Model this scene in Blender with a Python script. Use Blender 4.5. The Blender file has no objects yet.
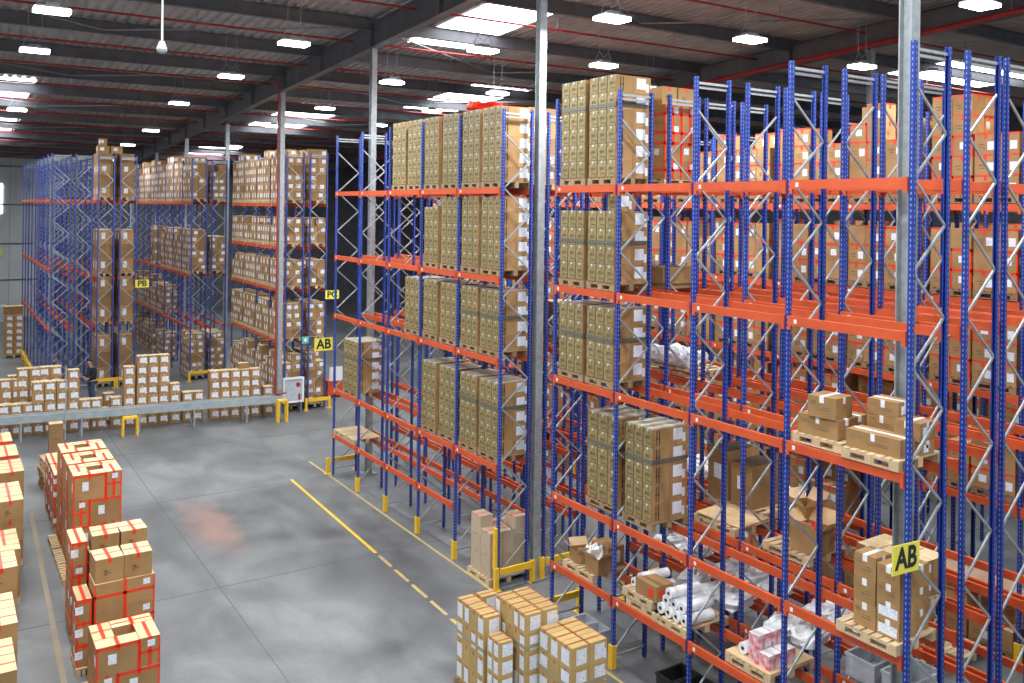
import bpy, math, random
from mathutils import Vector, Matrix, Euler
R = random.Random(7)
COL = bpy.context.scene.collection
PI = math.pi

# ------------------------------------------------------------------ materials
MATS = {}
def new_mat(name, rgb, rough=0.6, metal=0.0):
    m = bpy.data.materials.new(name); m.use_nodes = True
    b = m.node_tree.nodes['Principled BSDF']
    b.inputs['Base Color'].default_value = (*rgb, 1)
    b.inputs['Roughness'].default_value = rough
    b.inputs['Metallic'].default_value = metal
    MATS[name] = m
    return m, m.node_tree.nodes, m.node_tree.links, b

def noisy(name, c1, c2, scale=6, rough=0.7, metal=0.0, detail=4, vary=0.0, bump=0.0, stretch=(1, 1, 1), coord='Object'):
    m, N, L, b = new_mat(name, c1, rough, metal)
    tc = N.new('ShaderNodeTexCoord'); mp = N.new('ShaderNodeMapping'); mp.inputs['Scale'].default_value = stretch
    L.new(tc.outputs[coord], mp.inputs['Vector'])
    no = N.new('ShaderNodeTexNoise'); no.inputs['Scale'].default_value = scale; no.inputs['Detail'].default_value = detail
    L.new(mp.outputs['Vector'], no.inputs['Vector'])
    cr = N.new('ShaderNodeValToRGB'); cr.color_ramp.elements[0].position = 0.3; cr.color_ramp.elements[1].position = 0.7
    cr.color_ramp.elements[0].color = (*c1, 1); cr.color_ramp.elements[1].color = (*c2, 1)
    L.new(no.outputs['Fac'], cr.inputs['Fac'])
    out = cr.outputs['Color']
    if vary:
        oi = N.new('ShaderNodeObjectInfo'); ge = N.new('ShaderNodeNewGeometry')
        ad = N.new('ShaderNodeMath'); ad.operation = 'ADD'
        L.new(oi.outputs['Random'], ad.inputs[0]); L.new(ge.outputs['Random Per Island'], ad.inputs[1])
        fr = N.new('ShaderNodeMath'); fr.operation = 'FRACT'; L.new(ad.outputs[0], fr.inputs[0])
        mr = N.new('ShaderNodeMapRange'); mr.inputs['To Min'].default_value = 1 - vary; mr.inputs['To Max'].default_value = 1 + vary
        L.new(fr.outputs[0], mr.inputs['Value'])
        hs = N.new('ShaderNodeHueSaturation'); L.new(mr.outputs['Result'], hs.inputs['Value']); L.new(out, hs.inputs['Color'])
        out = hs.outputs['Color']
    L.new(out, b.inputs['Base Color'])
    if bump:
        bp = N.new('ShaderNodeBump'); bp.inputs['Strength'].default_value = bump; bp.inputs['Distance'].default_value = 0.01
        L.new(no.outputs['Fac'], bp.inputs['Height']); L.new(bp.outputs['Normal'], b.inputs['Normal'])
    return m

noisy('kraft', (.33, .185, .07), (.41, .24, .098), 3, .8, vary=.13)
noisy('kraft_lit_top', (.66, .50, .27), (.74, .58, .34), 3, .8, vary=.10)  # kraft with the overhead light put into its colour, for carton tops
noisy('kraft_mid', (.47, .315, .115), (.54, .37, .15), 3, .8, vary=.08)
noisy('smudge', (.10, .065, .035), (.20, .14, .07), 30, .8)
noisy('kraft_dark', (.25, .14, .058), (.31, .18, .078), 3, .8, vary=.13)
noisy('card_inside', (.62, .42, .22), (.70, .50, .28), 4, .85)
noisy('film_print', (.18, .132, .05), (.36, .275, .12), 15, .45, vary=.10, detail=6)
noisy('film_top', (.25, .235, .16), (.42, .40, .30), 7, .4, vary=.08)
noisy('wood', (.50, .36, .20), (.66, .50, .30), 5, .8, stretch=(1, 8, 1), vary=.12)
noisy('wood_shaded', (.26, .175, .09), (.38, .26, .145), 5, .8, stretch=(1, 8, 1), vary=.12)  # pallet wood darkened to carry the shade under the near rack loads
noisy('yellow_worn', (.62, .42, .06), (.34, .31, .24), 7, .7, detail=8)
noisy('wood_dark', (.20, .13, .07), (.32, .21, .12), 5, .8, stretch=(1, 8, 1), vary=.12)
noisy('galvanised', (.31, .335, .35), (.44, .475, .49), 9, .45, metal=.35)
noisy('galvanised_dark', (.20, .22, .23), (.32, .34, .35), 7, .5, metal=.4)
noisy('beam_orange', (.56, .075, .018), (.64, .097, .025), 4, .5, vary=.04)
noisy('rail_grey', (.28, .33, .35), (.38, .43, .45), 4, .55)
noisy('yellow_paint', (.82, .47, .02), (.92, .58, .04), 6, .5)
noisy('red_pipe', (.28, .014, .014), (.38, .026, .022), 4, .5)
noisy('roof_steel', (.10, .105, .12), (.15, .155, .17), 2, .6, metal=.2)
noisy('roof_deck', (.34, .33, .33), (.50, .48, .48), 1.2, .6, metal=.25)
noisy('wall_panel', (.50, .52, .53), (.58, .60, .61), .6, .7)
noisy('bag_white', (.70, .71, .74), (.93, .93, .95), 6, .4, detail=5, bump=.8)
noisy('tote_grey', (.38, .42, .46), (.52, .56, .60), 5, .5)
noisy('skin', (.50, .28, .19), (.55, .32, .22), 5, .6)
noisy('jacket_dark', (.012, .012, .018), (.03, .03, .04), 12, .9)
noisy('jeans', (.03, .06, .13), (.06, .10, .20), 12, .9)
noisy('hair', (.015, .010, .008), (.03, .02, .015), 30, .8)
noisy('rubber_black', (.015, .015, .015), (.03, .03, .03), 10, .7)
noisy('skin_box', (.47, .36, .25), (.56, .44, .32), 3, .8, vary=.06)
noisy('cardboard_sheet', (.60, .42, .27), (.70, .50, .34), 1.5, .8)
noisy('bin_red', (.70, .03, .03), (.82, .05, .04), 6, .4)
noisy('pack_print', (.75, .10, .10), (.80, .85, .92), 9, .4, detail=1)
noisy('sign_green', (.10, .45, .38), (.14, .52, .44), 5, .5)
noisy('seam_dark', (.035, .02, .012), (.06, .035, .02), 5, .9)
noisy('line_worn', (.42, .32, .16), (.30, .29, .28), 9, .8, detail=8)
noisy('joint', (.10, .10, .10), (.16, .16, .16), 9, .9)
new_mat('ink', (.02, .02, .025), .8)
new_mat('white_paint', (.80, .82, .84), .5)
new_mat('tape_red', (.80, .045, .015), .35)
new_mat('tape_brown', (.36, .13, .045), .35)
new_mat('tape_clear', (.62, .60, .55), .2)
new_mat('sign_yellow', (.88, .80, .10), .5)
new_mat('strap_pale', (.36, .31, .20), .4)
new_mat('strap', (.13, .13, .10), .35)
new_mat('glint', (.80, .82, .76), .15)
# paper label with faint printed rows
def paper():
    m, N, L, b = new_mat('paper', (.85, .87, .92), .6)
    tc = N.new('ShaderNodeTexCoord'); wv = N.new('ShaderNodeTexNoise'); wv.inputs['Scale'].default_value = 24
    mp = N.new('ShaderNodeMapping'); mp.inputs['Scale'].default_value = (1, 1, 3.2)
    L.new(tc.outputs['Object'], mp.inputs['Vector']); L.new(mp.outputs['Vector'], wv.inputs['Vector'])
    cr = N.new('ShaderNodeValToRGB'); e = cr.color_ramp.elements
    e[0].position = .40; e[0].color = (.58, .62, .72, 1); e[1].position = .52; e[1].color = (.84, .86, .92, 1)
    L.new(wv.outputs['Fac'], cr.inputs['Fac']); L.new(cr.outputs['Color'], b.inputs['Base Color'])
paper()
# blue painted upright with a column of punched slots
def blue():
    m, N, L, b = new_mat('post_blue', (.015, .065, .42), .38)
    tc = N.new('ShaderNodeTexCoord'); sp = N.new('ShaderNodeSeparateXYZ'); L.new(tc.outputs['Object'], sp.inputs[0])
    def mth(op, a, v=None, c=None):
        n = N.new('ShaderNodeMath'); n.operation = op
        if hasattr(a, 'is_linked'): L.new(a, n.inputs[0])
        else: n.inputs[0].default_value = a
        if v is not None:
            if hasattr(v, 'is_linked'): L.new(v, n.inputs[1])
            else: n.inputs[1].default_value = v
        return n.outputs[0]
    fz = mth('FRACT', mth('MULTIPLY', sp.outputs['Z'], 1 / .075))
    inz = mth('LESS_THAN', mth('ABSOLUTE', mth('SUBTRACT', fz, .5)), .22)
    ay = mth('ABSOLUTE', sp.outputs['Y'])
    iny = mth('LESS_THAN', ay, .006)
    ge = N.new('ShaderNodeNewGeometry'); no = N.new('ShaderNodeSeparateXYZ'); L.new(tc.outputs['Normal'], no.inputs[0])
    face = mth('GREATER_THAN', mth('ABSOLUTE', no.outputs['X']), .7)
    msk = mth('MULTIPLY', mth('MULTIPLY', inz, iny), face)
    # slots on the side flanges too
    ax = mth('LESS_THAN', mth('ABSOLUTE', mth('SUBTRACT', sp.outputs['X'], 0.0)), .006)
    fy = mth('GREATER_THAN', mth('ABSOLUTE', no.outputs['Y']), .7)
    msk2 = mth('MULTIPLY', mth('MULTIPLY', inz, ax), fy)
    mx = N.new('ShaderNodeMixRGB'); L.new(mth('MAXIMUM', msk, msk2), mx.inputs[0])
    nz = N.new('ShaderNodeTexNoise'); nz.inputs['Scale'].default_value = 3
    cr = N.new('ShaderNodeValToRGB'); cr.color_ramp.elements[0].color = (.004, .022, .20, 1); cr.color_ramp.elements[1].color = (.010, .048, .34, 1)
    L.new(tc.outputs['Object'], nz.inputs['Vector']); L.new(nz.outputs['Fac'], cr.inputs['Fac'])
    L.new(cr.outputs['Color'], mx.inputs[1]); mx.inputs[2].default_value = (.30, .38, .60, 1)
    L.new(mx.outputs[0], b.inputs['Base Color'])
blue()
def emis(name, rgb, s):
    m, N, L, b = new_mat(name, rgb, .5)
    b.inputs['Emission Color'].default_value = (*rgb, 1); b.inputs['Emission Strength'].default_value = s
emis('lamp_glow', (.88, .96, 1.0), 14)
emis('skylight_glow', (.95, .97, 1.0), 8)
emis('window_glow', (1, 1, .92), 4)
def floor_mat():
    m, N, L, b = new_mat('concrete', (.3, .31, .32), .38)
    tc = N.new('ShaderNodeTexCoord')
    def noise(s, d, st=(1, 1, 1), dist=0.):
        mp = N.new('ShaderNodeMapping'); mp.inputs['Scale'].default_value = st
        L.new(tc.outputs['Object'], mp.inputs['Vector'])
        n = N.new('ShaderNodeTexNoise'); n.inputs['Scale'].default_value = s; n.inputs['Detail'].default_value = d
        n.inputs['Distortion'].default_value = dist
        L.new(mp.outputs['Vector'], n.inputs['Vector']); return n.outputs['Fac']
    a = noise(.28, 5, dist=.6); c = noise(.9, 8, (1, .5, 1), 1.2); d = noise(14, 6)
    def ramp(f, p0, c0, p1, c1):
        r = N.new('ShaderNodeValToRGB'); e = r.color_ramp.elements
        e[0].position, e[1].position = p0, p1; e[0].color = (*c0, 1); e[1].color = (*c1, 1); L.new(f, r.inputs['Fac']); return r.outputs['Color']
    def mix(mode, f, x, y):
        n = N.new('ShaderNodeMixRGB'); n.blend_type = mode
        if hasattr(f, 'is_linked'): L.new(f, n.inputs[0])
        else: n.inputs[0].default_value = f
        for i, q in ((1, x), (2, y)):
            if hasattr(q, 'is_linked'): L.new(q, n.inputs[i])
            else: n.inputs[i].default_value = (*q, 1)
        return n.outputs[0]
    col = ramp(a, .38, (.125, .133, .137), .62, (.215, .226, .230))
    col = mix('MULTIPLY', .75, col, ramp(c, .34, (.66, .66, .66), .66, (1.08, 1.08, 1.08)))
    col = mix('MULTIPLY', .5, col, ramp(d, .3, (.82, .82, .82), .7, (1.08, 1.08, 1.08)))
    # a worn reddish patch and a ring of tyre scuffs
    def dist_to(x, y, sx, sy):
        mp = N.new('ShaderNodeMapping'); mp.inputs['Location'].default_value = (-x / sx, -y / sy, 0); mp.inputs['Scale'].default_value = (1 / sx, 1 / sy, 0)
        L.new(tc.outputs['Object'], mp.inputs['Vector'])
        v = N.new('ShaderNodeVectorMath'); v.operation = 'LENGTH'; L.new(mp.outputs['Vector'], v.inputs[0]); return v.outputs['Value']
    def mth(op, x, y):
        n = N.new('ShaderNodeMath'); n.operation = op
        for i, q in ((0, x), (1, y)):
            if hasattr(q, 'is_linked'): L.new(q, n.inputs[i])
            else: n.inputs[i].default_value = q
        return n.outputs[0]
    def mrange(v, a0, a1):
        n = N.new('ShaderNodeMapRange'); L.new(v, n.inputs[0]); n.inputs[1].default_value = a0; n.inputs[2].default_value = a1
        n.inputs[3].default_value = 1; n.inputs[4].default_value = 0; return n.outputs[0]
    r1 = mth('ADD', dist_to(-4.4, -2.6, .75, 2.6), mth('MULTIPLY', mth('SUBTRACT', noise(1.6, 5), .5), 1.6))
    col = mix('MIX', mth('MULTIPLY', mrange(r1, .35, 1.0), .5), col, (.40, .20, .15))
    for (x, y, sx, sy, w) in ((-3.8, -3.2, 1.9, 4.6, .07), (-3.2, -7.5, 2.3, 3.4, .06)):
        rr = mth('ADD', dist_to(x, y, sx, sy), mth('MULTIPLY', mth('SUBTRACT', noise(.8, 3), .5), .25))
        ring = mrange(mth('ABSOLUTE', mth('SUBTRACT', rr, 1.0), 0), .0, w * 2.6)
        col = mix('MULTIPLY', mth('MULTIPLY', ring, .4), col, (.55, .55, .57))
    L.new(col, b.inputs['Base Color'])
    rr = N.new('ShaderNodeMapRange'); L.new(c, rr.inputs[0]); rr.inputs[3].default_value = .32; rr.inputs[4].default_value = .52
    L.new(rr.outputs[0], b.inputs['Roughness'])
floor_mat()

# ------------------------------------------------------------------ mesh builder
class MB:
    def __init__(s): s.v = []; s.f = []; s.m = []; s.mats = []
    def mi(s, n):
        if n not in s.mats: s.mats.append(n)
        return s.mats.index(n)
    def poly(s, pts, mat):
        b = len(s.v); s.v += [tuple(p) for p in pts]; s.f.append(tuple(range(b, b + len(pts)))); s.m.append(s.mi(mat)); return s
    def box(s, x0, x1, y0, y1, z0, z1, mat, faces=None):
        b = len(s.v)
        s.v += [(x0, y0, z0), (x1, y0, z0), (x1, y1, z0), (x0, y1, z0), (x0, y0, z1), (x1, y0, z1), (x1, y1, z1), (x0, y1, z1)]
        q = {'b': (0, 3, 2, 1), 't': (4, 5, 6, 7), 'y0': (0, 1, 5, 4), 'x1': (1, 2, 6, 5), 'y1': (2, 3, 7, 6), 'x0': (3, 0, 4, 7)}
        for k, f in q.items():
            s.f.append(tuple(b + i for i in f)); s.m.append(s.mi(faces.get(k, mat) if faces else mat))
        return s
    def cyl(s, p0, p1, r, mat, n=10, r1=None, cap=True):
        p0, p1 = Vector(p0), Vector(p1); r1 = r if r1 is None else r1
        d = (p1 - p0).normalized(); a = d.orthogonal().normalized(); c = d.cross(a); b = len(s.v)
        for p, q in ((p0, r), (p1, r1)):
            for i in range(n):
                t = 2 * PI * i / n; s.v.append(tuple(p + (a * math.cos(t) + c * math.sin(t)) * q))
        k = s.mi(mat)
        for i in range(n):
            j = (i + 1) % n; s.f.append((b + i, b + j, b + n + j, b + n + i)); s.m.append(k)
        if cap:
            s.f.append(tuple(b + i for i in reversed(range(n)))); s.m.append(k)
            s.f.append(tuple(b + n + i for i in range(n))); s.m.append(k)
        return s
    def bar(s, p0, p1, w, h, mat):
        """a square bar from p0 to p1"""
        p0, p1 = Vector(p0), Vector(p1); d = (p1 - p0).normalized()
        a = Vector((0, 1, 0)) if abs(d.y) < .9 else Vector((1, 0, 0)); c = d.cross(a).normalized(); a = c.cross(d).normalized(); b = len(s.v)
        for p in (p0, p1):
            for u, v in ((-1, -1), (1, -1), (1, 1), (-1, 1)): s.v.append(tuple(p + a * u * w / 2 + c * v * h / 2))
        k = s.mi(mat)
        for f in ((0, 1, 5, 4), (1, 2, 6, 5), (2, 3, 7, 6), (3, 0, 4, 7), (3, 2, 1, 0), (4, 5, 6, 7)): s.f.append(tuple(b + i for i in f)); s.m.append(k)
        return s
    def append(s, o, mw=None):
        b = len(s.v)
        s.v += [tuple(mw @ Vector(p)) for p in o.v] if mw is not None else o.v
        idx = [s.mi(n) for n in o.mats]
        s.f += [tuple(b + i for i in f) for f in o.f]; s.m += [idx[k] for k in o.m]
        return s
    def mesh(s, name):
        me = bpy.data.meshes.new(name); me.from_pydata(s.v, [], s.f)
        for n in s.mats: me.materials.append(MATS[n])
        me.polygons.foreach_set('material_index', s.m); me.validate(); me.update()
        return me
    def build(s, name, parent=None, loc=(0, 0, 0), rz=0, bevel=0, smooth=False):
        o = bpy.data.objects.new(name, s.mesh(name)); COL.objects.link(o)
        o.location = loc; o.rotation_euler = (0, 0, rz)
        if parent: o.parent = parent
        if smooth:
            for p in o.data.polygons: p.use_smooth = True
        if bevel:
            bv = o.modifiers.new('b', 'BEVEL'); bv.width = bevel; bv.segments = 2; bv.limit_method = 'ANGLE'
        return o
def tag(o, label=None, cat=None, group=None, kind=None):
    if label: o['label'] = label
    if cat: o['category'] = cat
    if group: o['group'] = group
    if kind: o['kind'] = kind
    return o
def empty(name, loc, rz=0, label=None, cat=None, group=None):
    o = bpy.data.objects.new(name, None); COL.objects.link(o); o.location = loc; o.rotation_euler = (0, 0, rz); o.empty_display_size = .2
    return tag(o, label, cat, group)
def copy_tree(o, parent=None):
    c = o.copy(); COL.objects.link(c); c.parent = parent
    for ch in list(o.children): copy_tree(ch, c)
    return c
def child_of(mesh, name, parent, loc=(0, 0, 0)):
    o = bpy.data.objects.new(name, mesh); COL.objects.link(o); o.parent = parent; o.location = loc; return o

# ------------------------------------------------------------------ camera
CX, CY, CZ = -10.49, -26.41, 8.392
YAW, ROLL, F, PY = .5726, .013, 890.3, 209.2
fw = Vector((math.sin(YAW), math.cos(YAW), 0)); rt0 = Vector((math.cos(YAW), -math.sin(YAW), 0)); up0 = Vector((0, 0, 1))
rt = rt0 * math.cos(ROLL) + up0 * math.sin(ROLL); up = up0 * math.cos(ROLL) - rt0 * math.sin(ROLL)
cam = bpy.data.cameras.new('camera'); cam_o = bpy.data.objects.new('camera', cam); COL.objects.link(cam_o)
mw = Matrix((rt, up, -fw)).transposed().to_4x4(); mw.translation = (CX, CY, CZ); cam_o.matrix_world = mw
cam.sensor_width = 36; cam.lens = F / 1024 * 36; cam.shift_y = -(341.5 - PY) / 1024; cam.clip_end = 300; cam.clip_start = .1
bpy.context.scene.camera = cam_o
def project(p):
    d = Vector(p) - Vector((CX, CY, CZ)); z = d.dot(fw)
    if z < .2: return None
    return 512 + F * d.dot(rt) / z, PY - F * d.dot(up) / z, z

# ------------------------------------------------------------------ setting
def roofz(y): return 14.35 - .053 * y
Y0, Y1, X0, X1 = -31, 48.2, -22, 40
tag(MB().box(X0, X1, Y0, Y1, -.2, 0, 'concrete').build('floor'), kind='structure')
m = MB()
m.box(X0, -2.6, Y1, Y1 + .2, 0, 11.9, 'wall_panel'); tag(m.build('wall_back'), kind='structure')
m = MB().box(-2.6, X1, Y1, Y1 + .2, 0, 11.9, 'roof_steel'); tag(m.build('wall_far_shaded'), kind='structure')  # rest of the end wall, coloured dark to stand for the unlit aisle
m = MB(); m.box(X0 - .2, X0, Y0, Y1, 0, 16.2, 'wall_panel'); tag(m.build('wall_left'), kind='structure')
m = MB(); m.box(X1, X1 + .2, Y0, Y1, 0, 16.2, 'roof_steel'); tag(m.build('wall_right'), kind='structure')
for i, z in enumerate((2.7, 5.35, 8.2, 11.0)):
    tag(MB().box(X0 + .05, -2.7, Y1 - .07, Y1 - .002, z, z + .1, 'roof_steel').build('trim_%d' % (i + 1)), kind='structure')
m = MB()
for k in range(14): m.box(-19.3 + 1.2 * k, -19.27 + 1.2 * k, Y1 - .02, Y1 - .001, .02, 11.5, 'galvanised_dark')
tag(m.build('trim_5'), kind='structure')
m = MB().box(-8.1, -6.55, Y1 - .06, Y1 - .01, 7.6, 9.75, 'window_glow')
tag(m.build('window_1'), kind='structure')
# corrugated roof deck, ribs running up the slope
m = MB(); x = X0; prof = []
while x < X1:
    prof += [(x, 0), (x + .14, 0), (x + .17, .07), (x + .30, .07)]; x += .33
ya, yb = Y0, Y1
b = len(m.v)
for (px, dz) in prof: m.v += [(px, ya, roofz(ya) + dz), (px, yb, roofz(yb) + dz)]
k = m.mi('roof_deck')
for i in range(len(prof) - 1): m.f.append((b + 2 * i, b + 2 * i + 1, b + 2 * i + 3, b + 2 * i + 2)); m.m.append(k)
k2 = m.mi('roof_steel'); c = len(m.v)
m.v += [(X0, ya, roofz(ya) + .3), (X1, ya, roofz(ya) + .3), (X1, yb, roofz(yb) + .3), (X0, yb, roofz(yb) + .3)]; m.f.append((c, c + 1, c + 2, c + 3)); m.m.append(k2)
tag(m.build('ceiling'), kind='structure')
def ibeam(m, p0, p1, h, w, mat, t=.02):
    """I section: p0,p1 top centre line, along X or Y"""
    p0, p1 = Vector(p0), Vector(p1); dn = Vector((0, 0, -1)); d = (p1 - p0).normalized(); s = d.cross(dn).normalized()
    for (a0, a1, b0, b1) in ((-w / 2, w / 2, 0, t), (-w / 2, w / 2, h - t, h), (-t / 2, t / 2, t, h - t)):
        b = len(m.v)
        for p in (p0, p1):
            for u, v in ((a0, b0), (a1, b0), (a1, b1), (a0, b1)): m.v.append(tuple(p + s * u + dn * v))
        k = m.mi(mat)
        for f in ((0, 1, 5, 4), (1, 2, 6, 5), (2, 3, 7, 6), (3, 0, 4, 7), (3, 2, 1, 0), (4, 5, 6, 7)): m.f.append(tuple(b + i for i in f)); m.m.append(k)
raf = [-28, -23.4, -18.83, -14.2, -9.6, -4.95, -.37, 3.99, 8.13, 12.31, 16.5, 20.6, 24.7, 28.8, 32.9, 37, 41.1, 45.2]
for i, y in enumerate(raf):
    m = MB(); z = roofz(y) - .02; ibeam(m, (X0 + .05, y, z), (X1 - .05, y, z), .40, .18, 'roof_steel'); tag(m.build('roof_beam'), 'dark steel roof beam across the hall, one of many alike under the ribbed deck', 'roof beam', 'dark steel beams crossing the hall under the roof', 'structure')
for x, nm in ((1.02, 'girder above the near rack row and its columns'), (15.2, 'girder above the racks at the right'), (-13.2, 'girder left of the open floor')):
    m = MB(); ibeam(m, (x, Y0 + .05, roofz(Y0) - .18), (x, Y1 - .1, roofz(Y1) - .18), .78, .28, 'roof_steel', .03)
    for y in raf: m.box(x - .13, x + .13, y - .02, y + .02, roofz(y) - .9, roofz(y) - .2, 'roof_steel')
    tag(m.build('roof_girder'), 'dark sloping steel ' + nm, 'roof girder', 'main sloping girders', 'structure')
# diagonal wind bracing rods under the roof
m = MB()
for i in range(2, len(raf) - 1, 2):
    for (xa, xb) in ((-13.2, -6.2), (-6.2, 1.02), (1.02, 8.1), (8.1, 15.2)):
        ya, yb = (raf[i], raf[i + 1]) if int(xa) % 2 else (raf[i + 1], raf[i])
        m.cyl((xa, ya, roofz(ya) - .3), (xb, yb, roofz(yb) - .3), .025, 'galvanised_dark', 6)
tag(m.build('trim_6'), kind='structure')

# columns: galvanised H sections
cols = [(-18.86, 'nearest'), (-9.7, 'second'), (-.38, 'third'), (8.45, 'fourth'), (16.55, 'fifth'), (24.7, 'sixth'), (32.7, 'seventh'), (41.1, 'eighth')]
where = {'nearest': 'rising behind the nearest black lettered yellow sign', 'second': 'in the gap halfway along the near rack',
         'third': 'inside the far end of the near rack', 'fourth': 'with a red pipe beside it', 'fifth': 'before the box filled rack behind the red piped column',
         'sixth': 'far behind the middle rack', 'seventh': 'at the far end of the hall', 'eighth': 'at the far wall'}
def column(x, y, label, w=.18):
    m = MB(); h = roofz(y) - .97; t = .02
    m.box(x - w / 2, x + w / 2, y - w / 2, y - w / 2 + t, 0.02, h, 'galvanised'); m.box(x - w / 2, x + w / 2, y + w / 2 - t, y + w / 2, .02, h, 'galvanised')
    m.box(x - t / 2, x + t / 2, y - w / 2 + t, y + w / 2 - t, .02, h, 'galvanised')
    r = m.build('steel_column'); tag(r, label, 'column', 'galvanised columns of the hall', 'structure')
    MB().box(x - .22, x + .22, y - .22, y + .22, 0, .025, 'galvanised_dark').build('base_plate', r)
    return r
for y, n in cols: column(1.02 if n != 'fifth' else 1.5, y if n != 'fifth' else 18.25, 'grey galvanised steel column ' + where[n], .20 if n == 'nearest' else .18)
for y, n in ((-8.2, 'behind the top boxes right'), (8.3, 'deep among the right hand racks')): column(15.2, y, 'grey steel column ' + n)
column(-13.2, 8.4, 'grey steel column left of the open floor')

# red sprinkler pipes along the beams
for i, y in enumerate(raf[2:-1]):
    yy = y + 1.6; z = roofz(yy) - .42
    m = MB().cyl((X0 + .1, yy, z), (X1 - .1, yy, z), .035, 'red_pipe', 8)
    for k in range(10): m.cyl((-19 + 5 * k, yy, z), (-19 + 5 * k, yy, z + .4), .012, 'galvanised_dark', 5)
    tag(m.build('sprinkler_pipe'), 'thin red sprinkler pipe crossing the hall under the ribbed roof, between two beams', 'pipe', 'red sprinkler pipes crossing the hall')
m = MB()
m.cyl((14.7, Y0 + 1, roofz(Y0) - 1.0), (14.7, 30, roofz(30) - 1.0), .09, 'red_pipe', 10)
for k in range(12): y = -28 + 5 * k; m.cyl((14.7, y, roofz(y) - .95), (14.7, y, roofz(y) - .1), .015, 'galvanised_dark', 5)
tag(m.build('sprinkler_main_pipe'), 'thick red sprinkler main running beside the right hand roof girder', 'pipe')
m = MB(); m.cyl((.80, 8.25, 13.3), (.80, 8.25, .95), .035, 'red_pipe', 10); m.cyl((.80, 8.25, .95), (1.25, 8.25, .95), .035, 'red_pipe', 10); m.cyl((.80, 8.25, 13.3), (.80, 9.7, 13.3), .035, 'red_pipe', 10)
for z in (3, 6, 9, 12): m.box(.78, .88, 8.24, 8.40, z, z + .05, 'galvanised_dark')
tag(m.build('red_riser_pipe'), 'red vertical water pipe fixed beside a grey column', 'pipe')

# roof lights (translucent sheets let into the deck) and lamps
for i, (xa, xb, ya, yb) in enumerate(((3.3, 5.6, -4.4, 1.9), (4.4, 7.4, 16.5, 25.0), (-10.2, -7.1, 15.5, 23), (-10.2, -7.0, 27.9, 36), (4.6, 7.2, 35, 44), (24, 31, -5.6, -2.8), (21, 27, 16, 20), (-10.2, -7.2, -27, -20), (9.5, 12.5, 8, 15), (23, 27, -22, -15))):
    m = MB(); z = lambda y: roofz(y) - .03
    m.v = [(xa, ya, z(ya)), (xb, ya, z(ya)), (xb, yb, z(yb)), (xa, yb, z(yb))] + [(xa, ya, z(ya) + .02), (xb, ya, z(ya) + .02), (xb, yb, z(yb) + .02), (xa, yb, z(yb) + .02)]
    k = m.mi('skylight_glow')
    for f in ((0, 3, 2, 1), (4, 5, 6, 7), (0, 1, 5, 4), (1, 2, 6, 5), (2, 3, 7, 6), (3, 0, 4, 7)): m.f.append(f); m.m.append(k)
    o = m.build('window_%d' % (i + 2)); tag(o, kind='structure')
lampm = MB()
lampm.v = [(-.36, -.22, 0), (.36, -.22, 0), (.36, .22, 0), (-.36, .22, 0), (-.28, -.15, .06), (.28, -.15, .06), (.28, .15, .06), (-.28, .15, .06)]
for f in ((4, 5, 6, 7), (0, 1, 5, 4), (1, 2, 6, 5), (2, 3, 7, 6), (3, 0, 4, 7)): lampm.f.append(f); lampm.m.append(lampm.mi('white_paint'))
lampm.box(-.14, .14, -.1, .1, .06, .13, 'galvanised_dark')
difm = MB().box(-.36, .36, -.22, .22, -.08, -.001, 'lamp_glow')
l0 = empty('highbay_lamp', (0, 0, 0)); lampm.build('housing', l0); difm.build('diffuser', l0)
for s in (-1, 1):
    wm = MB().cyl((s * .34, 0, .0), (s * .17, 0, .36), .008, 'galvanised', 5).cyl((0, 0, .2), (s * .17, 0, .36), .008, 'galvanised', 5).cyl((s * .17, 0, .36), (s * .17, 0, 1.25), .008, 'galvanised', 5)
    wm.build('hanger', l0)
LP = [((-8.45, -4.65), 'top left corner'), ((-8.3, 1.31), 'below the one in the top left corner'), ((-2.83, -4.06), 'largest one left of the long girder'), ((-2.54, 2.87), 'next behind the largest one left of the girder'),
      ((-2.17, 11.99), 'third in the row left of the girder'), ((-1.41, 21.76), 'fourth in the row left of the girder'), ((-1.36, 28.6), 'fifth in the row left of the girder'), ((-.51, 38), 'farthest in the row left of the girder'),
      ((2.24, .86), 'just right of the third column'), ((7.45, 7.91), 'above the far upper boxes, centre'), ((1.6, -6.14), 'hung on long chains by the large roof light'), ((3.32, 9.82), 'hung before the small roof light'),
      ((6.53, 1.04), 'above the red wrapped bundle'), ((5.66, -6.16), 'right of the second column'), ((1.85, -11.21), 'large one right of the second column'), ((6.04, -11.34), 'large one above the blue uprights, upper right'),
      ((11.58, -10.47), 'above the right racks behind the girder'), ((6.91, -16.53), 'top right corner'), ((3.59, 17.51), 'left of the red pipe'), ((8.37, 15.48), 'small one above the far orange lit boxes'), ((-7.68, 17.38), 'small one far left under the roof light')]
LP += [((x, y), None) for x in (-17,) for y in (-22, -14, -5, 3, 12, 22, 34)] + [((-8.5, y), None) for y in (-25, -17.5, -11)] + [((-2.6, y), None) for y in (-26, -19, -12)] + [((1.9, y), None) for y in (-25, -18)] + \
      [((6.9, y), None) for y in (-24,)] + [((12, y), None) for y in (-1,)] + [((19, y), None) for y in (-8,)] + [((4.3, y), None) for y in (27, 38)]  # extra lamps added for more light, most of them out of view
ld = bpy.data.lights.new('highbay_light', 'AREA'); ld.shape = 'RECTANGLE'; ld.size = .7; ld.size_y = .42; ld.energy = 360; ld.color = (.93, .97, 1.0)
ld2 = ld.copy(); ld2.energy = ld.energy * .4
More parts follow.
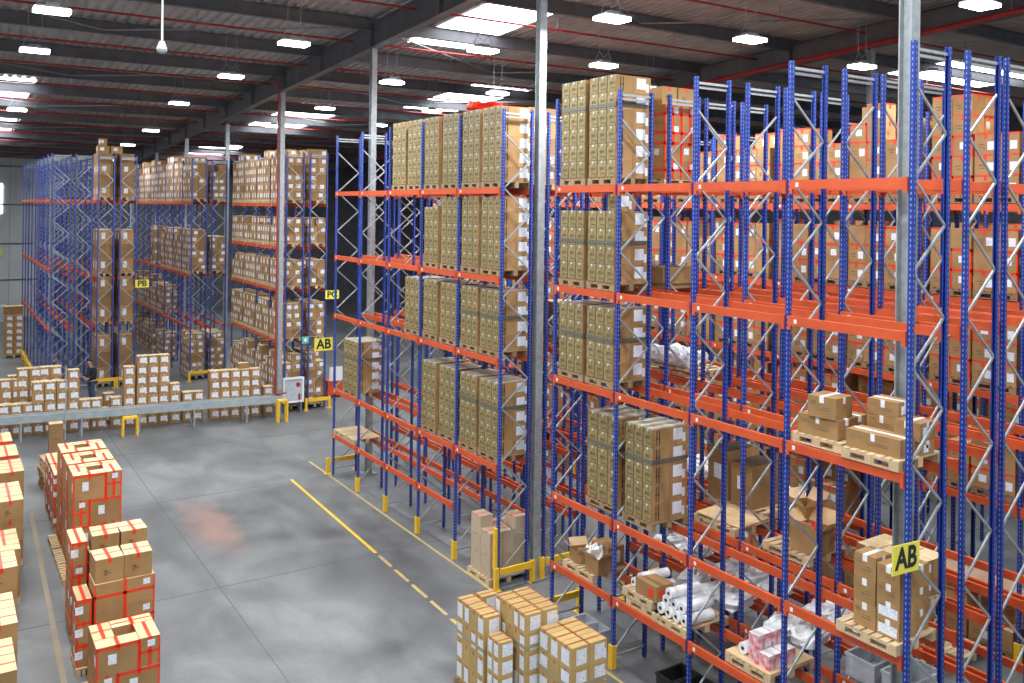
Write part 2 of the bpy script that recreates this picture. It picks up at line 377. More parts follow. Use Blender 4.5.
for i, ((x, y), w) in enumerate(LP):
    z = 12.62 if w else roofz(y) - 1.35
    if y > 16: z = roofz(y) - 1.0
    o = l0 if i == 0 else copy_tree(l0)
    o.location = (x, y, z)
    if w is None and not (project((x, y, z)) and 0 < project((x, y, z))[0] < 1024 and 0 < project((x, y, z))[1] < 683): w = None
    tag(o, ('glowing white high bay lamp, ' + w) if w else 'glowing white high bay lamp added to light the rest of the hall', 'ceiling lamp', 'high bay lamps')
    lo = bpy.data.objects.new('highbay_light', ld2 if y > 15 else ld); COL.objects.link(lo); lo.location = (x, y, z - .13)
# dome camera on a long drop rod
c = empty('dome_camera', (-6.86, -8.13, 11.4), label='white dome camera hanging from the roof on a long thin rod', cat='camera')
MB().cyl((0, 0, .15), (0, 0, 3.25), .02, 'white_paint', 8).build('drop_rod', c)
MB().cyl((0, 0, .02), (0, 0, .17), .10, 'white_paint', 14, .05).build('housing', c)
m = MB()
for k in range(4):
    a0, a1 = k * PI / 8, (k + 1) * PI / 8; m.cyl((0, 0, .02 - .1 * math.sin(a0)), (0, 0, .02 - .1 * math.sin(a1)), .1 * math.cos(a0), 'galvanised', 14, max(.1 * math.cos(a1), .002), cap=False)
m.build('dome', c)

# ------------------------------------------------------------------ racks
PITCH = 1.95
def post_mesh(h, back=False):
    m = MB(); s = -1 if back else 1; t = .005
    # web (towards the aisle), two flanges, two lips
    def bx(a, b, c, d): m.box(min(a * s, b * s), max(a * s, b * s), c, d, 0, h, 'post_blue')
    bx(-.028, -.023, -.034, .034); bx(-.023, .028, -.034, -.029); bx(-.023, .028, .029, .034); bx(.023, .028, -.029, -.014); bx(.023, .028, .014, .029)
    m.box(-.07, .07, -.065, .065, 0, .01, 'galvanised_dark')
    return m
def brace_mesh(d, h, flip=0):
    m = MB(); x0, x1 = .03, d - .03; z = .32; k = flip
    m.box(x0 - .03, x1 + .03, -.015, .015, .20, .235, 'galvanised')
    while z + .61 < h - .1:
        a, b = (x0, x1) if k % 2 == 0 else (x1, x0)
        m.bar((a, 0, z), (b, 0, z + .61), .024, .032, 'galvanised'); z += .61; k += 1
    m.box(x0 - .03, x1 + .03, -.012, .012, h - .12, h - .08, 'galvanised'); m.box(x0 - .03, x1 + .03, .018, .026, h - .19, h - .15, 'galvanised')
    return m
PMF, PMB_, BRM = {}, {}, {}
def rack(name, x, d, ys, levels, label, h=10.62, guards='front', skip_bays=(), lvl_skip={}, group='blue pallet racks', ends=(), mats='beam_orange', rear=True, flip=0):
    """one rack row: frames at ys, beams front and back at each level"""
    key = (round(h, 2), round(d, 2), flip)
    if key not in BRM: BRM[key] = brace_mesh(d, h, flip).mesh('bracing'); PMF[key] = post_mesh(h).mesh('upright'); PMB_[key] = post_mesh(h, True).mesh('upright')
    r = empty(name, (x, ys[0], 0), label=label, cat='rack', group=group)
    gm = MB().box(-.07, -.038, -.058, .058, 0, .44, 'yellow_paint').box(-.038, .03, -.058, -.042, 0, .44, 'yellow_paint').box(-.038, .03, .042, .058, 0, .44, 'yellow_paint')
    gmesh = gm.mesh('foot_guard')
    for i, y in enumerate(ys):
        a = child_of(PMF[key], 'upright', r, (0, y - ys[0], 0)); b = child_of(PMB_[key], 'upright', r, (d, y - ys[0], 0))
        child_of(BRM[key], 'bracing', r, (0, y - ys[0], 0))
        if guards == 'front' and i not in ends: child_of(gmesh, 'foot_guard', a)
    bl = ys[1] - ys[0] if len(ys) > 1 else -PITCH
    tmpl = {}
    for i in range(len(ys) - 1):
        if i in skip_bays: continue
        L = abs(ys[i + 1] - ys[i]); kk = round(L, 2)
        if kk not in tmpl:
            for sd in (1, -1):
                m = MB(); xa, xb = (-.062, -.012) if sd == 1 else (.012, .062)
                m.box(xa, xb, -L + .085, -.085, -.065, .065, mats)
                m.box(min(xa, xb) , max(xa, xb) + .0, -.085, -.036, -.13, .075, mats); m.box(xa, xb, -L + .036, -L + .085, -.13, .075, mats)
                xf = -.064 if sd == 1 else .062
                m.box(xf, xf + .002, -.20, -.15, -.03, .03, 'white_paint')
                tmpl.setdefault(kk, []).append(m.mesh('beam'))
        for z in levels:
            if (i, z) in lvl_skip: continue
            child_of(tmpl[kk][0], 'beam', r, (0, ys[i] - ys[0], z))
            if rear: child_of(tmpl[kk][1], 'beam', r, (d, ys[i] - ys[0], z))
    return r
D = .76
ysA = [-PITCH * n for n in range(6)]; ysB = [-PITCH * n - .1 for n in range(6, 11)]
ALL = ysA + ysB
LV = [1.26, 2.66, 5.0, 6.82, 8.80]
rows = [0, 1.22, 2.19, 3.2]
ordn = ['front', 'second', 'third', 'rearmost']
for i, x in enumerate(rows):
    rr = rack('pallet_rack', x, D if i < 3 else .7, ALL, LV, 'blue pallet rack with orange beams, %s row of the near block under the AB signs' % ordn[i], skip_bays=(5,), lvl_skip={(4, 1.26)} if i == 0 else {}, group='near rack block', guards='front' if i in (0,) else 'no', ends=(0, 5, 6, 10), flip=i % 2)
# yellow frame end barriers
def barrier(x, y, L, label, group='yellow rack end barriers', z=.36):
    o = empty('end_barrier', (x, y, 0), label=label, cat='barrier', group=group)
    for xx in (-.1, L + .1):
        m = MB(); m.box(xx - .05, xx + .05, -.09, -.06, 0, .5, 'yellow_paint').box(xx - .05, xx - .035, -.06, .0, 0, .5, 'yellow_paint').box(xx + .035, xx + .05, -.06, .0, 0, .5, 'yellow_paint').box(xx - .1, xx + .1, -.12, .05, 0, .012, 'yellow_paint')
        m.build('guard_post', o)
    MB().box(-.03, L + .03, -.14, -.092, z, z + .14, 'yellow_paint').build('rail', o)
o = MB().box(-.11, -.045, -.05, .05, .45, 1.35, 'yellow_paint').build('tall_post_guard', loc=(0, ysA[5], 0)); tag(o, 'tall narrow yellow guard on the blue upright beside the dull cartons', 'post guard')
barrier(0, ysA[0] + .25, D, 'yellow barrier at the foot of the near rack, far end below the AB sign')
barrier(0, ysA[5] - .05, D, 'yellow barrier left of the column base, beside the single pallet load')
barrier(0, ysB[0] + .25, D, 'yellow barrier just right of the column base, behind the stacked cartons')
barrier(1.22, ysA[5] - .05, D, 'yellow barrier right behind the column base')
barrier(2.19, ysB[0] + .25, 1.7, 'yellow barrier deep in the gap of the near racks')
barrier(0, ysB[4] - .1, D, 'yellow barrier at the foot of the near rack nearest the camera')

# PB block
ysP = [17.7 + PITCH * k for k in range(9)]
for i, (x, d) in enumerate(((-6.26, .74), (-5.3, .65), (-4.38, .66), (-3.45, .68))):
    rack('pallet_rack', x, d, ysP[::-1], [2.78, 5.0, 8.5] if i else [2.7, 5.4, 8.5], 'blue pallet rack, %s of the four rows in the tall block at the far left' % ['leftmost', 'second', 'third', 'rightmost'][i], group='far left rack block', guards='no', flip=i % 2)
# middle block
ysM = [17.7 + PITCH * k for k in range(9)]
for i, (x, d) in enumerate(((-.28, .7), (.66, .68))):
    rack('pallet_rack', x, d, ysM[::-1], [2.5, 5.0, 8.5], 'blue pallet rack, %s row of the dark middle block behind the floor cartons' % ['left', 'right'][i], group='middle rack block', guards='no', flip=i % 2)
ysC = [9.1 + PITCH * k for k in range(5)]
for i, (x, d) in enumerate(((1.46, .72), (2.46, .72))):
    rack('pallet_rack', x, d, ysC[::-1], [2.78, 4.9, 6.65, 8.45], 'blue pallet rack, %s row of the full block behind the red piped column' % ['left', 'right'][i], group='box filled rack block', guards='no', flip=i % 2)
barrier(2.42, 8.95, .8, 'yellow barrier below the right row of the box filled rack')
barrier(-3.45, 17.5, .7, 'yellow barrier below the rightmost row of the far left rack'); barrier(-4.38, 17.5, .66, 'yellow barrier below the third row of the far left rack')
barrier(-.28, 17.4, 1.6, 'yellow barrier below the dark middle rack')
# block across the aisle on the right
ysD = [-PITCH * n + (0 if n < 6 else -.1) for n in range(-3, 13)]
for i, x in enumerate((6.5, 7.6)):
    rack('pallet_rack', x, D, ysD, [1.2, 2.9, 4.95, 6.7, 8.55], 'blue pallet rack across the aisle at the right, %s row, filled with red taped cartons' % ['front', 'rear'][i], h=10.5, group='racks across the right aisle', guards='front' if i == 0 else 'no', rear=(i == 0))
for i, x in enumerate((12.2,)):
    rack('pallet_rack', x, D, ysD + [-25.5], [1.2, 2.9, 4.95, 6.7, 8.55], 'blue pallet rack deepest at the right, behind the rack across the aisle', h=10.5, guards='no', rear=False)

# signs
def sign(x, y, z, w, h, text, label, rot=0.0):
    o = empty('row_sign', (x, y, z), label=label, cat='sign', group='yellow row signs'); o.rotation_euler = (0, rot, 0)
    MB().box(-w / 2, w / 2, -.012, .0, -h / 2, h / 2, 'sign_yellow').build('board', o)
    cu = bpy.data.curves.new('lettering', 'FONT'); cu.body = text; cu.size = h * 1.02; cu.align_x = 'CENTER'; cu.align_y = 'CENTER'; cu.extrude = .002; cu.offset = h * .03
    cu.materials.append(MATS['ink'])
    tc_ = bpy.data.objects.new('tmp', cu); COL.objects.link(tc_); dg = bpy.context.evaluated_depsgraph_get(); dg.update(); me = bpy.data.meshes.new_from_object(tc_.evaluated_get(dg)); me.name = 'lettering'; bpy.data.objects.remove(tc_)
    t = bpy.data.objects.new('lettering', me); COL.objects.link(t); t.parent = o; t.location = (0, -.015, 0); t.rotation_euler = (PI / 2, 0, 0); t.scale = (w / h * .62, 1, 1) if w / h > 1.2 else (1, 1, 1)
sign(-.17, -19.68, 4.05, .56, .37, 'AB', 'yellow sign lettered AB on the nearest blue upright, lower right', rot=.05)
sign(-.33, .1, 4.1, .60, .40, 'AB', 'yellow sign lettered AB at the far end of the near rack')
sign(-2.5, 17.55, 4.72, .60, .36, 'PB', 'yellow sign lettered PB on the far left rack block')
sign(3.42, 8.98, 4.72, .60, .36, 'PC', 'yellow sign lettered PC beside the box filled rack')
MB_ = MB().box(-7.1, -6.5, Y1 - .12, Y1 - .08, 4.6, 5.1, 'sign_yellow'); tag(MB_.build('wall_sign'), 'small yellow sign on the grey far wall at the left edge', 'sign')
o = MB().box(-.14, .14, -.01, .01, -.14, .14, 'sign_green').build('exit_sign', loc=(2.27, 8.95, 2.9)); tag(o, 'small green safety sign between the blue posts above the white cabinet', 'sign')
MB().box(-.05, .05, -.013, -.0105, -.06, .06, 'white_paint').build('pictogram', o)

# ------------------------------------------------------------------ pallets
def pallet_mb(L, W, mat='wood'):
    """deck boards across, L along X, W along Y, height .14"""
    m = MB(); n = 7
    for i in range(n):
        y = -W / 2 + i * (W - .1) / (n - 1); m.box(-L / 2, L / 2, y, y + .1, .118, .14, mat)
    for x in (-L / 2, -.05, L / 2 - .1):
        m.box(x, x + .1, -W / 2, W / 2, .096, .118, mat); m.box(x, x + .1, -W / 2, W / 2, 0, .022, mat)
        for y in (-W / 2, -.07, W / 2 - .14): m.box(x, x + .1, y, y + .14, .022, .096, mat)
    return m
PAL = {}; PREG = []
def pallet(x, y, z, L, W, label, group='pallets under loads', mat='wood', rz=0):
    k = (round(L, 2), round(W, 2), mat)
    if k not in PAL: pm = pallet_mb(L, W, mat); PAL[k] = (pm, pm.mesh('pallet'))
    p = project((x, y, z)); sc_ = L * W / p[2] ** 2 if p and -60 < p[0] < 1090 and -60 < p[1] < 740 else 0
    if z > CZ - .1: sc_ *= .3
    if group.startswith('pallets under ') and 'near rack' not in group: sc_ *= .4
    PREG.append((sc_, len(PREG), k, (x, y, z), rz, label, group))

# ------------------------------------------------------------------ cartons
# every carton mesh: origin at the centre of its base; parts listed as (name, MB)
def c_wrapped(dx, dy, dz, var=0):
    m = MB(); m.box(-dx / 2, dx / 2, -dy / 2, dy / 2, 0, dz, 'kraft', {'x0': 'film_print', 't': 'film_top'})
    x = -dx / 2 - .002
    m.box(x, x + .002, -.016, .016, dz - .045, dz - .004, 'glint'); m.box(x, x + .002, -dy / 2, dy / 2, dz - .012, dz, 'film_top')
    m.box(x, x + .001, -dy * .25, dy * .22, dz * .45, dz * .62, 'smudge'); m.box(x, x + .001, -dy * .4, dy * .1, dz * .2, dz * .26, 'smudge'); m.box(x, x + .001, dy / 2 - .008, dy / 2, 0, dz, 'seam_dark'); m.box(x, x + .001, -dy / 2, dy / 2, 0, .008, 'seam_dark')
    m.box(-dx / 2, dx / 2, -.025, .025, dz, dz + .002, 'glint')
    y = -dy / 2 - .002
    if var == 0:
        for a in (-.10, -.04):
            m.box(a - .009, a + .009, y, y + .002, .03, dz - .03, 'ink'); m.box(a - .018, a + .018, y, y + .002, dz * .42, dz * .5, 'ink')
    else:
        m.box(-.13, .09, y, y + .002, dz * .26, dz * .90, 'paper'); m.box(.095, .16, y, y + .002, dz * .12, dz * .6, 'paper')
    return m, []
def c_label(dx, dy, dz, var=0):
    m = MB(); m.box(-dx / 2, dx / 2, -dy / 2, dy / 2, 0, dz, 'kraft', {'t': 'kraft_lit_top'})
    y = -dy / 2 - .002; o = (.03, -.02, .0)[var % 3]
    m.box(-.12 + o, .12 + o, y, y + .002, dz * .30, dz * .80, 'paper'); m.box(.07 + o, .14 + o, y - .001, y + .001, dz * .22, dz * .4, 'paper')
    m.box(-dx / 2, dx / 2, -.02, .02, dz, dz + .002, 'tape_clear'); m.box(-.02, .02, y, y + .002, dz * .88, dz, 'tape_clear')
    return m, []
def c_far(dx, dy, dz, var=0):
    m = MB(); m.box(-dx / 2, dx / 2, -dy / 2, dy / 2, 0, dz, ('kraft', 'kraft', 'kraft_dark', 'kraft')[var % 4], {'t': 'kraft_lit_top'})
    x = -dx / 2 - .002; y = -dy / 2 - .002; w = min(dy * .3, .12)
    if var != 2:
        o = (-.06, .05, 0, .02)[var % 4]; m.box(x, x + .002, o - w * .8, o + w * .7, dz * .25, dz * .8, 'paper')
    if var in (0, 1, 3):
        o = (-.05, .07, 0, .0)[var]; m.box(o - .09, o + .08, y, y + .002, dz * .35, dz * .8, 'paper')
    m.box(x, x + .002, -.018, .018, dz * .86, dz, 'tape_clear')
    return m, []
def c_taped(dx, dy, dz, var=0, parts=False):
    """carton closed and reinforced with broad red tape on the edges and round the middle"""
    m = MB(); m.box(-dx / 2, dx / 2, -dy / 2, dy / 2, 0, dz, 'kraft', {'t': 'kraft_lit_top'})
    t = MB(); e = .002; w = .05; hx, hy = dx / 2, dy / 2
    if var != 2:
        for sx in (-1, 1):
            for sy in (-1, 1):
                xa, xb = sorted((sx * hx, sx * (hx - w * .55))); ya, yb = sorted((sy * (hy + e), sy * hy)); t.box(xa, xb, ya, yb, 0, dz, 'tape_red')
                xa, xb = sorted((sx * (hx + e), sx * hx)); ya, yb = sorted((sy * (hy + e), sy * (hy - w * .55))); t.box(xa, xb, ya, yb, 0, dz, 'tape_red')
    if var in (0, 1):
        zc = dz * (.5 if var == 0 else .93)
        for sy in (-1, 1): ya, yb = sorted((sy * (hy + e), sy * hy)); t.box(-hx, hx, ya, yb, zc - w * .5, zc + w * .5, 'tape_red')
        for sx in (-1, 1): xa, xb = sorted((sx * (hx + e), sx * hx)); t.box(xa, xb, -hy, hy, zc - w * .5, zc + w * .5, 'tape_red')
    cx = 0
    t.box(cx - w * .6, cx + w * .6, -hy - e, hy + e, dz, dz + e, 'tape_red')
    for sy in (-1, 1): ya, yb = sorted((sy * (hy + e), sy * hy)); t.box(cx - w * .6, cx + w * .6, ya, yb, dz * (0 if var == 0 else .78), dz, 'tape_red')
    if var == 2: t.box(-hx - e, hx + e, -w * .4, w * .4, dz, dz + e, 'tape_red')
    if var == 3:
        t = MB(); t.box(-hx - e, -hx, -hy, hy, dz - .03, dz, 'tape_red'); t.box(-hx, hx, -hy - e, -hy, dz - .03, dz, 'tape_red'); t.box(-hx - e, -hx, -.03, .03, dz - .11, dz - .03, 'tape_red'); t.box(-hx, hx, -.03, .03, dz, dz + e, 'tape_red'); t.box(-.03, .03, -hy - e, -hy, dz - .11, dz - .03, 'tape_red')
    l = MB(); y = -hy - .003; x = -hx - .003
    if var == 0: l.box(hx - .2, hx - .08, y, y + .002, dz - .16, dz - .05, 'paper')
    if var == 3: l.box(x, x + .002, -hy * .8, -hy * .8 + .13, dz * .2, dz * .6, 'paper'); l.box(x, x + .001, .02, .14, dz * .45, dz * .49, 'smudge'); l.box(x, x + .001, .02, .11, dz * .3, dz * .34, 'smudge')
    if var == 1: l.box(-.15, -.02, y, y + .002, dz * .35, dz * .7, 'paper'); l.box(x, x + .002, -.1, .05, dz * .3, dz * .65, 'paper')
    if var == 2:
        l.box(-.1, -.03, y, y + .002, dz * .45, dz * .49, 'ink'); l.box(-.1, .02, y, y + .002, dz * .36, dz * .385, 'ink'); l.box(-.1, -.05, y, y + .002, dz * .29, dz * .31, 'ink')
    if parts:
        ps = [('tape', t)]
        if l.v: ps.append(('label' if var != 2 else 'stencil_print', l))
        return m, ps
    m.append(t)
    if l.v: m.append(l)
    return m, []
def c_near(dx, dy, dz, var=0, parts=True):
    """yellowish carton with brown tape along its top edges and a big paper label"""
    m = MB(); m.box(-dx / 2, dx / 2, -dy / 2, dy / 2, 0, dz, 'kraft_mid')
    t = MB(); e = .002
    t.box(-dx / 2 - e, dx / 2 + e, -.022, .022, dz, dz + e, 'tape_brown')
    for s in (-1, 1): a, b = sorted((s * (dx / 2 + e), s * dx / 2)); t.box(a, b, -.022, .022, dz - .07, dz, 'tape_brown')
    t.box(-dx / 2, -dx / 2 + .02, -dy / 2, dy / 2, dz, dz + e, 'tape_brown'); t.box(dx / 2 - .02, dx / 2, -dy / 2, dy / 2, dz, dz + e, 'tape_brown')
    l = MB(); y = -dy / 2 - .003; x = -dx / 2 - .003
    if var == 0: l.box(-.07, .13, y, y + .002, dz * .16, dz * .86, 'paper'); l.box(.13, .16, y, y + .002, dz * .1, dz * .55, 'paper')
    if var == 1: l.box(x, x + .002, -dy * .3, dy * .3, dz * .16, dz * .86, 'paper')
    if var == 3: l.box(-.07, .13, y, y + .002, dz * .16, dz * .86, 'paper'); l.box(x, x + .002, -dy * .36, dy * .36, dz * .16, dz * .86, 'paper')
    ps = [('tape', t)] + ([('label', l)] if l.v else [])
    if parts: return m, ps
    m.append(t); m.append(l); return m, []
def c_plain(dx, dy, dz, var=0, parts=True):
    """scuffed carton closed with white tape that hangs over the edges"""
    m = MB(); m.box(-dx / 2, dx / 2, -dy / 2, dy / 2, 0, dz, 'kraft', {'t': 'kraft'})
    t = MB(); e = .003; hy = dy / 2; hx = dx / 2
    if dy > dx: t.box(-.035, .035, -hy - e, hy + e, dz, dz + e, 'bag_white'); t.box(-.035, .035, -hy - e, -hy, dz - .09, dz, 'bag_white'); t.box(-hx - e, -hx, -.03, .03, dz - .1, dz + e, 'bag_white')
    else: t.box(-hx - e, hx + e, -.035, .035, dz, dz + e, 'bag_white'); t.box(-hx - e, -hx, -.035, .035, dz - .09, dz, 'bag_white'); t.box(-.03, .03, -hy - e, -hy, dz - .09, dz + e, 'bag_white')
    s = MB(); s.box(-hx - .002, -hx, -dy * .28, dy * .1, dz * .36, dz * .39, 'smudge'); s.box(-hx - .002, -hx, -dy * .28, -dy * .05, dz * .48, dz * .51, 'smudge'); s.box(-hx - .002, -hx, dy * .2, dy * .42, dz * .6, dz * .78, 'kraft_dark')
    l = MB()
    if var == 1: l.box(-hx - .004, -hx - .002, -dy * .42, dy * .42, dz * .15, dz * .7, 'paper')
    if var == 2: l.box(-hx * .6, hx * .1, -hy - .003, -hy - .001, dz * .2, dz * .75, 'paper')
    ps = [('tape', t), ('stencil_print', s)] + ([('label', l)] if l.v else [])
    if parts: return m, ps
    for q in (t, s, l): m.append(q)
    return m, []
MAKERS = dict(wrapped=c_wrapped, label=c_label, far=c_far, taped=c_taped, near=c_near, plain=c_plain)
TEMPL = {}
def templ(style, dims, var, parts):
    k = (style, dims, var, parts)
    if k not in TEMPL:
        fn = MAKERS[style]
        if style in ('taped', 'near', 'plain'): m, ps = fn(*dims, var, parts)
        else: m, ps = fn(*dims, var)
        TEMPL[k] = [m, ps, None, None]
    return TEMPL[k]
NAMES = dict(wrapped='wrapped_carton', label='labelled_carton', far='shipping_carton', taped='red_taped_carton', near='kraft_carton', plain='scuffed_carton')
REG = {}
def carton(style, x, y, z, dims, var, label, group, parts=False, rz=0, prio=1.0, tilt=None):
    p = project((x, y, z + dims[2] / 2)); s = 0
    if p and -60 < p[0] < 1090 and -60 < p[1] < 740: s = dims[1] * dims[2] / p[2] ** 2 * prio
    REG.setdefault(style, []).append((s, len(REG.get(style, [])), (x, y, z), rz, dims, var, parts, label, group, tilt))
def flush():
    PREG.sort(key=lambda a: (-a[0], a[1]))
    for (s, _, k, loc, rz, label, group) in PREG[:280]:
        o = bpy.data.objects.new('wooden_pallet', PAL[k][1]); COL.objects.link(o); o.location = loc; o.rotation_euler = (0, 0, rz); tag(o, label, 'pallet', group)
        if len(label.split()) > 16: print('LONG', label)
    big = MB()
    for (s, _, k, loc, rz, label, group) in PREG[280:]: big.append(PAL[k][0], Matrix.Translation(loc) @ Matrix.Rotation(rz, 4, 'Z'))
    if big.v: tag(big.build('rack_pallets'), 'remaining wooden pallets under the loads deep in the racks', 'pallets', kind='stuff')
    for style, lst in REG.items():
        lst.sort(key=lambda a: (-a[0], a[1]))
        keep, rest = lst[:LIMITS.get(style, 300)], lst[LIMITS.get(style, 300):]
        for (s, _, loc, rz, dims, var, parts, label, group, tilt) in keep:
            t = templ(style, dims, var, parts)
            if t[2] is None:
                t[2] = t[0].mesh(NAMES[style]); t[3] = [(n, q.mesh(n)) for n, q in t[1]]
            o = bpy.data.objects.new(NAMES[style], t[2]); COL.objects.link(o); o.location = loc; o.rotation_euler = tilt if tilt else (0, 0, rz)
            tag(o, label, 'carton', group)
            if len(label.split()) > 16: print('LONG', label)
            for n, me in t[3]: child_of(me, n, o)
        if rest:
            big = MB()
            for (s, _, loc, rz, dims, var, parts, label, group, tilt) in rest:
                t = templ(style, dims, var, False)
                big.append(t[0], Matrix.Translation(loc) @ Matrix.Rotation(rz, 4, 'Z'))
            o = big.build(NAMES[style] + '_stacks'); tag(o, STUFFL[style], 'cartons', kind='stuff')
LIMITS = dict(wrapped=300, far=300, taped=300, label=300)
STUFFL = dict(wrapped='remaining wrapped cartons at the far side of the loads in the near rack', far='remaining small shipping cartons deep in the far racks',
              taped='remaining red taped cartons deep in the racks at the right', label='remaining white labelled cartons', near='more kraft cartons', plain='more cartons')
ORD = ['bottom', 'second', 'third', 'fourth', 'fifth', 'sixth', 'seventh', 'eighth', 'ninth']
def layer(k, n): return 'top layer' if k == n - 1 else ORD[k] + ' layer'
def column_name(j, n): return {1: [''], 2: ['far', 'near'], 3: ['far', 'middle', 'near'], 4: ['farthest', 'second', 'third', 'nearest']}[n][j]

# --- wrapped loads in the near rack. px pallets: (y far edge, y near edge, level z, layers, x, description, end exposed)
def wrapped_load(ya, yb, z, nl, desc, group, ncol=3, end=False, x=.02, h=.335, depth=.42, topextra=0, band=True):
    pallet(x + .42, (ya + yb) / 2, z, .86, abs(ya - yb) - .02, 'wooden pallet under the %s' % desc, group='pallets in the near rack', mat='wood_shaded')
    ya -= .025; yb += .025
    w = (abs(ya - yb) - .01) / ncol
    for k in range(nl):
        for j in range(ncol):
            yc = ya - w * (j + .5)
            carton('wrapped', x + depth / 2, yc, z + .142 + k * (h + .002), (depth, round(w - .009, 3), h), 0, 'brown wrapped carton, %s, %s column, %s' % (layer(k, nl), column_name(j, ncol), desc), group)
            if (end and j == ncol - 1) or k == nl - 1:
                if end and j == ncol - 1: carton('wrapped', x + depth * 1.5 + .004, yc, z + .142 + k * (h + .002), (depth, round(w - .009, 3), h), 1, 'labelled carton behind the front one, %s, %s' % (layer(k, nl), desc), group, prio=.8)
                else: carton('wrapped', x + depth * 1.5 + .004, yc, z + .142 + k * (h + .002), (depth, round(w - .009, 3), h), 1, 'wrapped carton in the rear half, %s column, %s' % (column_name(j, ncol), desc), group, prio=.2)
    if topextra:
        carton('wrapped', x + .3, yb + .2, z + .142 + nl * (h + .002), (depth, round(w - .006, 3), h * .95), 1, 'single labelled carton lying on top of %s' % desc, group)
    if band:
        zb = z + .142 + (nl - 2) * (h + .002) + h * .15; xa, xb = x - .006, x + 2 * depth + .012; y0, y1 = min(ya, yb), max(ya, yb)
        m = MB(); t = .004
        m.box(xa - t, xa, y0 + .0, y1 - .0, zb, zb + .07, 'strap'); m.box(xb, xb + t, y0, y1, zb, zb + .07, 'strap'); m.box(xa, xb, y0 - t, y0, zb, zb + .07, 'strap'); m.box(xa, xb, y1, y1 + t, zb, zb + .07, 'strap')
        tag(m.build('film_band'), 'dark stretch film band round the %s' % desc, 'stretch film', 'film bands on loads')
T = [z + .072 for z in LV]   # beam tops
SH = {4: 'top shelf', 3: 'second shelf from top', 2: 'third shelf from top', 1: 'fourth shelf from top', 0: 'lowest shelf'}
def wl(ya, yb, lev, nl, pos, **k): wrapped_load(ya, yb, T[lev], nl, '%s load, %s' % (pos, SH[lev]), 'wrapped cartons on the ' + SH[lev], **k)
for i, (a, b) in enumerate(((-3.98, -4.86), (-4.92, -5.78), (-5.9, -6.72), (-6.86, -7.72), (-7.86, -8.72), (-8.78, -9.66))):
    wl(a, b, 4, 5, ['farthest', 'second', 'third', 'fourth', 'fifth', 'last before the column'][i], end=(i == 5 or i == 3), band=False)
wl(-11.88, -12.72, 4, 6, 'far right-of-column', h=.315); wl(-12.78, -13.64, 4, 6, 'near right-of-column', end=True, h=.315)
for i, (a, b) in enumerate(((-5.93, -6.74), (-6.84, -7.72), (-7.88, -8.72), (-8.78, -9.66))):
    wl(a, b, 3, 4 if i == 0 else 5, ['farthest', 'second', 'third', 'last before the column'][i], end=(i == 3), h=.345 if i == 0 else .325, band=False)
wl(-11.88, -12.72, 3, 4, 'far right-of-column'); wl(-12.78, -13.64, 3, 4, 'near right-of-column', end=True, topextra=1)
for i, (a, b) in enumerate(((-4.86, -5.76), (-5.93, -6.74), (-6.84, -7.72), (-7.88, -8.72), (-8.78, -9.66))):
    wl(a, b, 2, 4, ['farthest', 'second', 'third', 'fourth', 'last before the column'][i], end=(i == 4), band=i > 2)
wl(-11.88, -12.72, 2, 4, 'far right-of-column'); wl(-12.78, -13.64, 2, 4, 'near right-of-column', end=True)
for i, (a, b) in enumerate(((-5.93, -6.72), (-6.84, -7.72), (-7.88, -8.72), (-8.78, -9.66))):
    wl(a, b, 1, 5, ['farthest', 'second', 'third', 'last before the column'][i], end=(i in (3,)), h=.325, band=i > 1)
wl(-12.7, -13.69, 1, 5, 'far right-of-column', h=.33, x=.14); wl(-13.82, -14.62, 1, 5, 'near right-of-column', end=True, h=.33, x=.14)
wl(-.7, -1.84, 1, 5, 'lone far end', end=True, h=.30, x=.0, depth=.4, band=True)

# ---- row 2+ loads seen through the near rack
def block_load(style, x, y0, z, nx, ny, nl, dims, desc, group, parts=False, pal=True, prio=1.0, shell=True, varf=None, jit=.012, facing=True, palmat='wood'):
    """nx columns along X (from x), ny columns along -Y (from y0 down), nl layers"""
    dx, dy, dz = dims
    if pal: pallet(x + nx * dx / 2, y0 - ny * dy / 2, z, nx * dx, ny * dy, 'wooden pallet under the ' + desc, 'pallets under ' + group, palmat); z += .142
    for k in range(nl if isinstance(nl, int) else max(nl)):
        for i in range(nx):
            for j in range(ny):
                n = nl if isinstance(nl, int) else nl[(i * ny + j) % len(nl)]
                if k >= n: continue
                if shell and i > 0 and j < ny - 1 and k < n - 1: continue
                v = varf(i, j, k) if varf else R.randrange(3)
                pr = prio * (1 if (i == 0 or j == ny - 1) else .25)
                side = ['left', 'middle left', 'middle', 'right', 'far right', 'outer right'][i] if nx > 1 else ''
                if nx == 2: side = ('left', 'right')[i]
                if nx == 3: side = ('left', 'middle', 'right')[i]
                dep = {1: '', 2: ('rear', 'front')[j] if j < 2 else '', 3: ('rear', 'centre', 'front')[j % 3]}.get(ny, str(['rear', 'second', 'third', 'front', 'fifth', 'sixth'][min(j, 5)]))
                lab = ' '.join(('%s %s %s, %s, %s' % (GN[style], dep, side, layer(k, n), desc)).split()).replace(' ,', ',')
                carton(style, x + dx * (i + .5) + R.uniform(-jit, jit) * .3, y0 - dy * (j + .5) + R.uniform(-jit, jit) * .3, z + k * (dz + .002), (round(dx - .012, 3), round(dy - .012, 3), dz), v, lab, group, parts, prio=pr)
GN = dict(wrapped='brown wrapped carton,', label='white labelled carton,', far='brown carton,', taped='taped carton,', near='yellowish brown carton,', plain='scuffed carton,')
block_load('taped', 1.28, -12.0, T[4], 2, 3, 4, (.44, .52, .36), 'tall load behind the top right shelf', 'red taped cartons high behind the near rack', varf=lambda i, j, k: (0, 1, 0)[k % 3])
